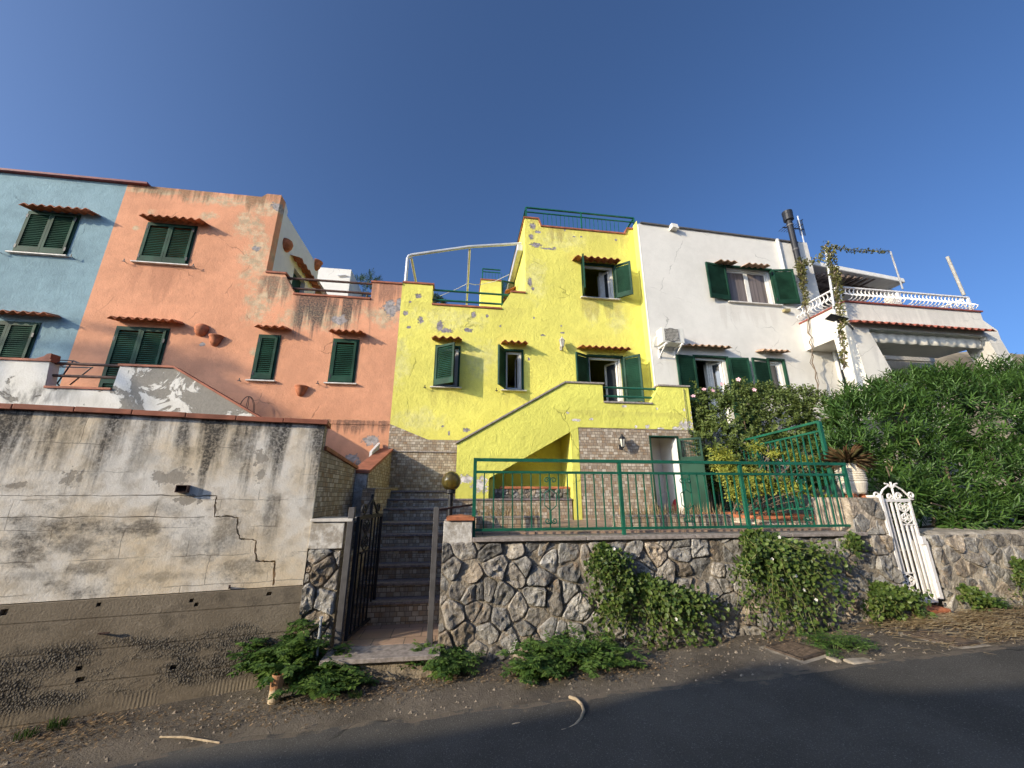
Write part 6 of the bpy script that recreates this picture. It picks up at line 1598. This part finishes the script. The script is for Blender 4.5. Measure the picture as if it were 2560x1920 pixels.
def grass_tuft(u,v,label,seed,n=60,h=.09):
    c=ground_at(u,v); lv=Leaves(seed); r=lv.r
    for k in range(n): a=r.uniform(0,6.28); rr=.07*math.sqrt(r.random()); lv.add((c.x+math.cos(a)*rr,c.y+math.sin(a)*rr*.6,c.z),Vector((r.uniform(-.5,.5),r.uniform(-.4,.3),1)),Vector((0,-1,.2)),h*r.uniform(.5,1.1),.006,r.random())
    return tag(lv.build('grass_tuft',L_WEED,loc=c,fold=.2,droop=.2),label,'grass tuft','grass tufts at the concrete base')
grass_tuft(142,1823,'larger grass tuft at the base of the concrete, right one of two',71); grass_tuft(60,1848,'small grass tuft at the far lower left, at the base of the concrete',72,44,.07); grass_tuft(890,1745,'sparse grass tuft on the verge before the gate threshold',73,40,.06)
# vines on poles
def vine(u_pts,Y,label,seed,dens=1.0,bare=0.55,polew=None,nm='vine'):
    P=[at(u,v,Y) for u,v in u_pts]; o=thing(nm,label,'climbing plant',P[-1]); lv=Leaves(seed); r=lv.r; st=MB()
    pts=[]
    for i in range(len(P)-1):
        for j in range(8): pts.append(P[i].lerp(P[i+1],j/8)+Vector((r.uniform(-.03,.03),r.uniform(-.03,.03),0)))
    pts.append(P[-1]); st.tube(pts,.013,5)
    st.tube([p+Vector((.05*math.sin(i*.9),.03*math.cos(i*.9),0)) for i,p in enumerate(pts)],.008,5)
    N=len(pts)-1
    for k in range(int(420*dens)):
        t=r.random()**1.15*bare*N; i=int(t); p=pts[i].lerp(pts[min(i+1,N)],t-i); th=1.0-.5*(t/N/bare)
        lv.add(p+rv(r)*.10*th,rv(r)+Vector((0,-.3,-.1)),rv(r)+Vector((0,0,1)),r.uniform(.05,.09),r.uniform(.03,.05),r.random())
    if polew: MB().tube([P[-1]+Vector((.03,.06,0)),P[0]+Vector((.03,.06,0))],polew,8).build('support_pole',GALV,o)
    st.build('stems',BARK,o); lv.build('foliage',L_VINE,o,fold=.25,droop=.15); return o
vine([(2000,652),(2006,690),(2012,740),(2016,785),(2030,880),(2046,985)],YWH-.3,'thin climbing vine on the corner of the white house, below the black flue',81,1.0,.5)
vine([(2066,611),(2082,670),(2092,711),(2099,770),(2103,825),(2110,922)],YB-.25,'leafy vine wound up a pole before the balcony corner, reaching above the railing',82,2.0,.98,polew=.025)
P=[at(2078,615,YB+.2),at(2110,622,YB+.3),at(2150,628,YB+.4),at(2190,627,YB+.5),at(2224,630,YB+.6)]
gv=thing('garland_vine','thin leafy vine strung on a wire between the two pole tops above the balcony','climbing plant',P[0]); lv=Leaves(83); r=lv.r
for k in range(210):
    t=r.random()*3.99; i=int(t); p=P[i].lerp(P[i+1],t-i); lv.add(p+rv(r)*.05,rv(r)+Vector((0,0,-.3)),rv(r)+Vector((0,0,1)),r.uniform(.04,.08),.04,r.random()*.5)
MB().tube(P,.008,5).build('wire',BARK,gv); lv.build('foliage',L_VINE,gv,fold=.2)
P=[at(1990,668,YWH-.2),at(2020,655,YWH-.3),at(2045,645,YWH-.5),at(2066,640,YB)]
hv_=thing('hanging_vine','short leafy vine bridging from the flue to the balcony pole','climbing plant',P[0]); lv=Leaves(84); r=lv.r
for k in range(170):
    t=r.random()**1.4*2.99; i=int(t); p=P[i].lerp(P[i+1],t-i); lv.add(p+rv(r)*.09,rv(r)+Vector((0,0,-.3)),rv(r)+Vector((0,0,1)),r.uniform(.05,.08),.045,r.random())
MB().tube(P,.008,5).build('wire',BARK,hv_); lv.build('foliage',L_VINE,hv_,fold=.2)
# trees behind the terraces
def farbush(u,v,Y,rx,rz,label,seed,mat):
    c=at(u,v,Y); o=thing('dark_tree',label,'tree',(c.x,Y,c.z-3)); lv=Leaves(seed); crown(lv,[((c.x,Y,c.z),(rx,rx*.8,rz))],420,9,.13,.035,.5,.5,.25,front=False,lump=.3)
    lv.build('crown',mat,o,fold=.2); MB().tube([(c.x,Y,c.z-3),(c.x,Y,c.z)],[.12,.05],8).build('trunk',BARK,o)
farbush(918,738,17,.95,1.1,'dark conifer behind the pink terrace, beside the railing end',91,L_CONIFER)
farbush(1088,765,17,.55,.55,'dark treetop just showing behind the left end of the yellow terrace rail',92,L_CONIFER)
# hill
prof_=[(2150,900),(2230,905),(2290,902),(2330,893),(2370,886),(2420,880),(2470,884),(2510,889),(2560,888),(2640,896),(2800,905),(3100,960)]
vs=[];fs=[]; D=420
for (u,v) in prof_:
    p=at(u,v,D); 
    for k in range(9):
        t=k/8; vs.append((p.x*(1-.35*t)+0,p.y*(1-.35*t),(p.z+6*mn.noise(Vector((u*.02,k*.7,0))))*(1-t)**.8 +2))
n=9
for i in range(len(prof_)-1):
    for k in range(n-1): fs.append((i*n+k,i*n+k+1,(i+1)*n+k+1,(i+1)*n+k))
h_=MB().add(vs,fs).build('hill',HILLM,smooth=True); sm=h_.modifiers.new('sub','SUBSURF'); sm.levels=2; sm.render_levels=3
dt=bpy.data.textures.new('hill_rough','CLOUDS'); dt.noise_scale=18; dm=h_.modifiers.new('rough','DISPLACE'); dm.texture=dt; dm.strength=7; dm.mid_level=.5
tag(h_,kind='structure')

# ================================================================= ACROSS THE STREET (behind the camera, only their shadows are seen)
SUN=Vector((.847,.431,-.309)).normalized()
def back(p,Y): t=(p.y-Y)/SUN.y; return p-SUN*t
bnd=[(560,1893),(1000,1852),(1290,1802),(1500,1766),(1650,1722),(1760,1690),(1870,1662),(1960,1652),(2040,1668),(2120,1705),(2180,1722),(2300,1728),(2560,1714)]
YO=-2.6
pr_=[back(ground_at(u,v),YO) for u,v in bnd]
poly=[(pr_[0].x-26,-2.5),(pr_[-1].x+16,-1.0),(pr_[-1].x+16,pr_[-1].z)]+[(p.x,p.z) for p in reversed(pr_)]+[(pr_[0].x-26,pr_[0].z-.15)]
oh=thing('opposite_building','rendered building across the street behind the camera, casting the shadow on the road','building',(-18,YO-2,-1))
OP=plaster('opposite_plaster',(.34,.30,.25)); MB().prism(poly,YO-.4,YO).build('front_wall',OP,oh)
zb_2=min(p.z for p in pr_)-.5
MB().box(poly[0][0],poly[1][0],YO-8,YO-.405,-2.5,zb_2).build('body',OP,oh)
# palm
pc=Vector((-5.75,8.5,4.2)); Yp_=-1.5; pt=back(pc,Yp_)
pa=thing('palm_tree','date palm across the street behind the camera, shading the pink wall','tree',(pt.x,Yp_,-1))
m=MB(); m.tube([(pt.x,Yp_,-1.5),(pt.x+.1,Yp_,3),(pt.x,Yp_,pt.z-.1)],[.24,.2,.17],10).build('trunk',BARK,pa)
lv=Leaves(99); r=lv.r; rm=MB()
for k in range(30):
    a=2.4*k; el=r.uniform(-.35,1.15); L_=r.uniform(1.1,1.55); d=Vector((math.cos(a)*math.cos(el),math.sin(a)*math.cos(el),math.sin(el))); pts=[Vector((pt.x,Yp_,pt.z))+d*L_*t-Vector((0,0,.75*t*t)) for t in [i/7 for i in range(8)]]
    rm.tube(pts,[.03,.025,.02,.018,.015,.012,.01,.006],4)
    for j in range(34):
        t=(j+2)/36*6.99; i=int(t); p=pts[i].lerp(pts[i+1],t-i); tn=(pts[i+1]-pts[i]).normalized(); sd=tn.cross(Vector((0,0,1))).normalized()
        lv.add(p,sd*(1 if j%2 else -1)+tn*.7+Vector((0,0,-.1)),Vector((0,0,1)),r.uniform(.26,.4),.05,r.random())
rm.build('frond_ribs',BARK,pa); lv.build('fronds',L_OLE,pa,fold=.3)

# ================================================================= LIGHT
el=math.asin(-SUN.z); az=math.atan2(-SUN.x,-SUN.y)
sd=bpy.data.lights.new('sun','SUN'); sd.energy=3.2; sd.angle=R(.53); sd.color=(1.0,.85,.61); so=bpy.data.objects.new('sun',sd); COL.objects.link(so)
so.rotation_euler=SUN.to_track_quat('-Z','Y').to_euler(); so.location=(-20,-10,12)
w=bpy.data.worlds.new('World'); S.world=w; w.use_nodes=True; nt=w.node_tree
sky=nt.nodes.new('ShaderNodeTexSky'); sky.sky_type='NISHITA'; sky.sun_disc=False; sky.sun_elevation=el; sky.sun_rotation=az; sky.altitude=0; sky.air_density=.6; sky.dust_density=4.0; sky.ozone_density=6.0
bgn=nt.nodes['Background']; bgn.inputs[1].default_value=.15
hs=nt.nodes.new('ShaderNodeMix'); hs.data_type='RGBA'; hs.blend_type='MULTIPLY'; hs.inputs[0].default_value=1; hs.inputs[7].default_value=(1.0,1.035,1.02,1); nt.links.new(sky.outputs[0],hs.inputs[6]); nt.links.new(hs.outputs[2],bgn.inputs[0])
S.view_settings.view_transform='Standard'; S.view_settings.look='None'; S.view_settings.exposure=.66; S.view_settings.gamma=1
S.cycles.max_bounces=8; S.cycles.transparent_max_bounces=8; S.cycles.use_denoising=True
print('sun el',math.degrees(el),'az',math.degrees(az),'objects',len(S.objects),'polys',sum(len(o.data.polygons) for o in S.objects if o.type=='MESH'))
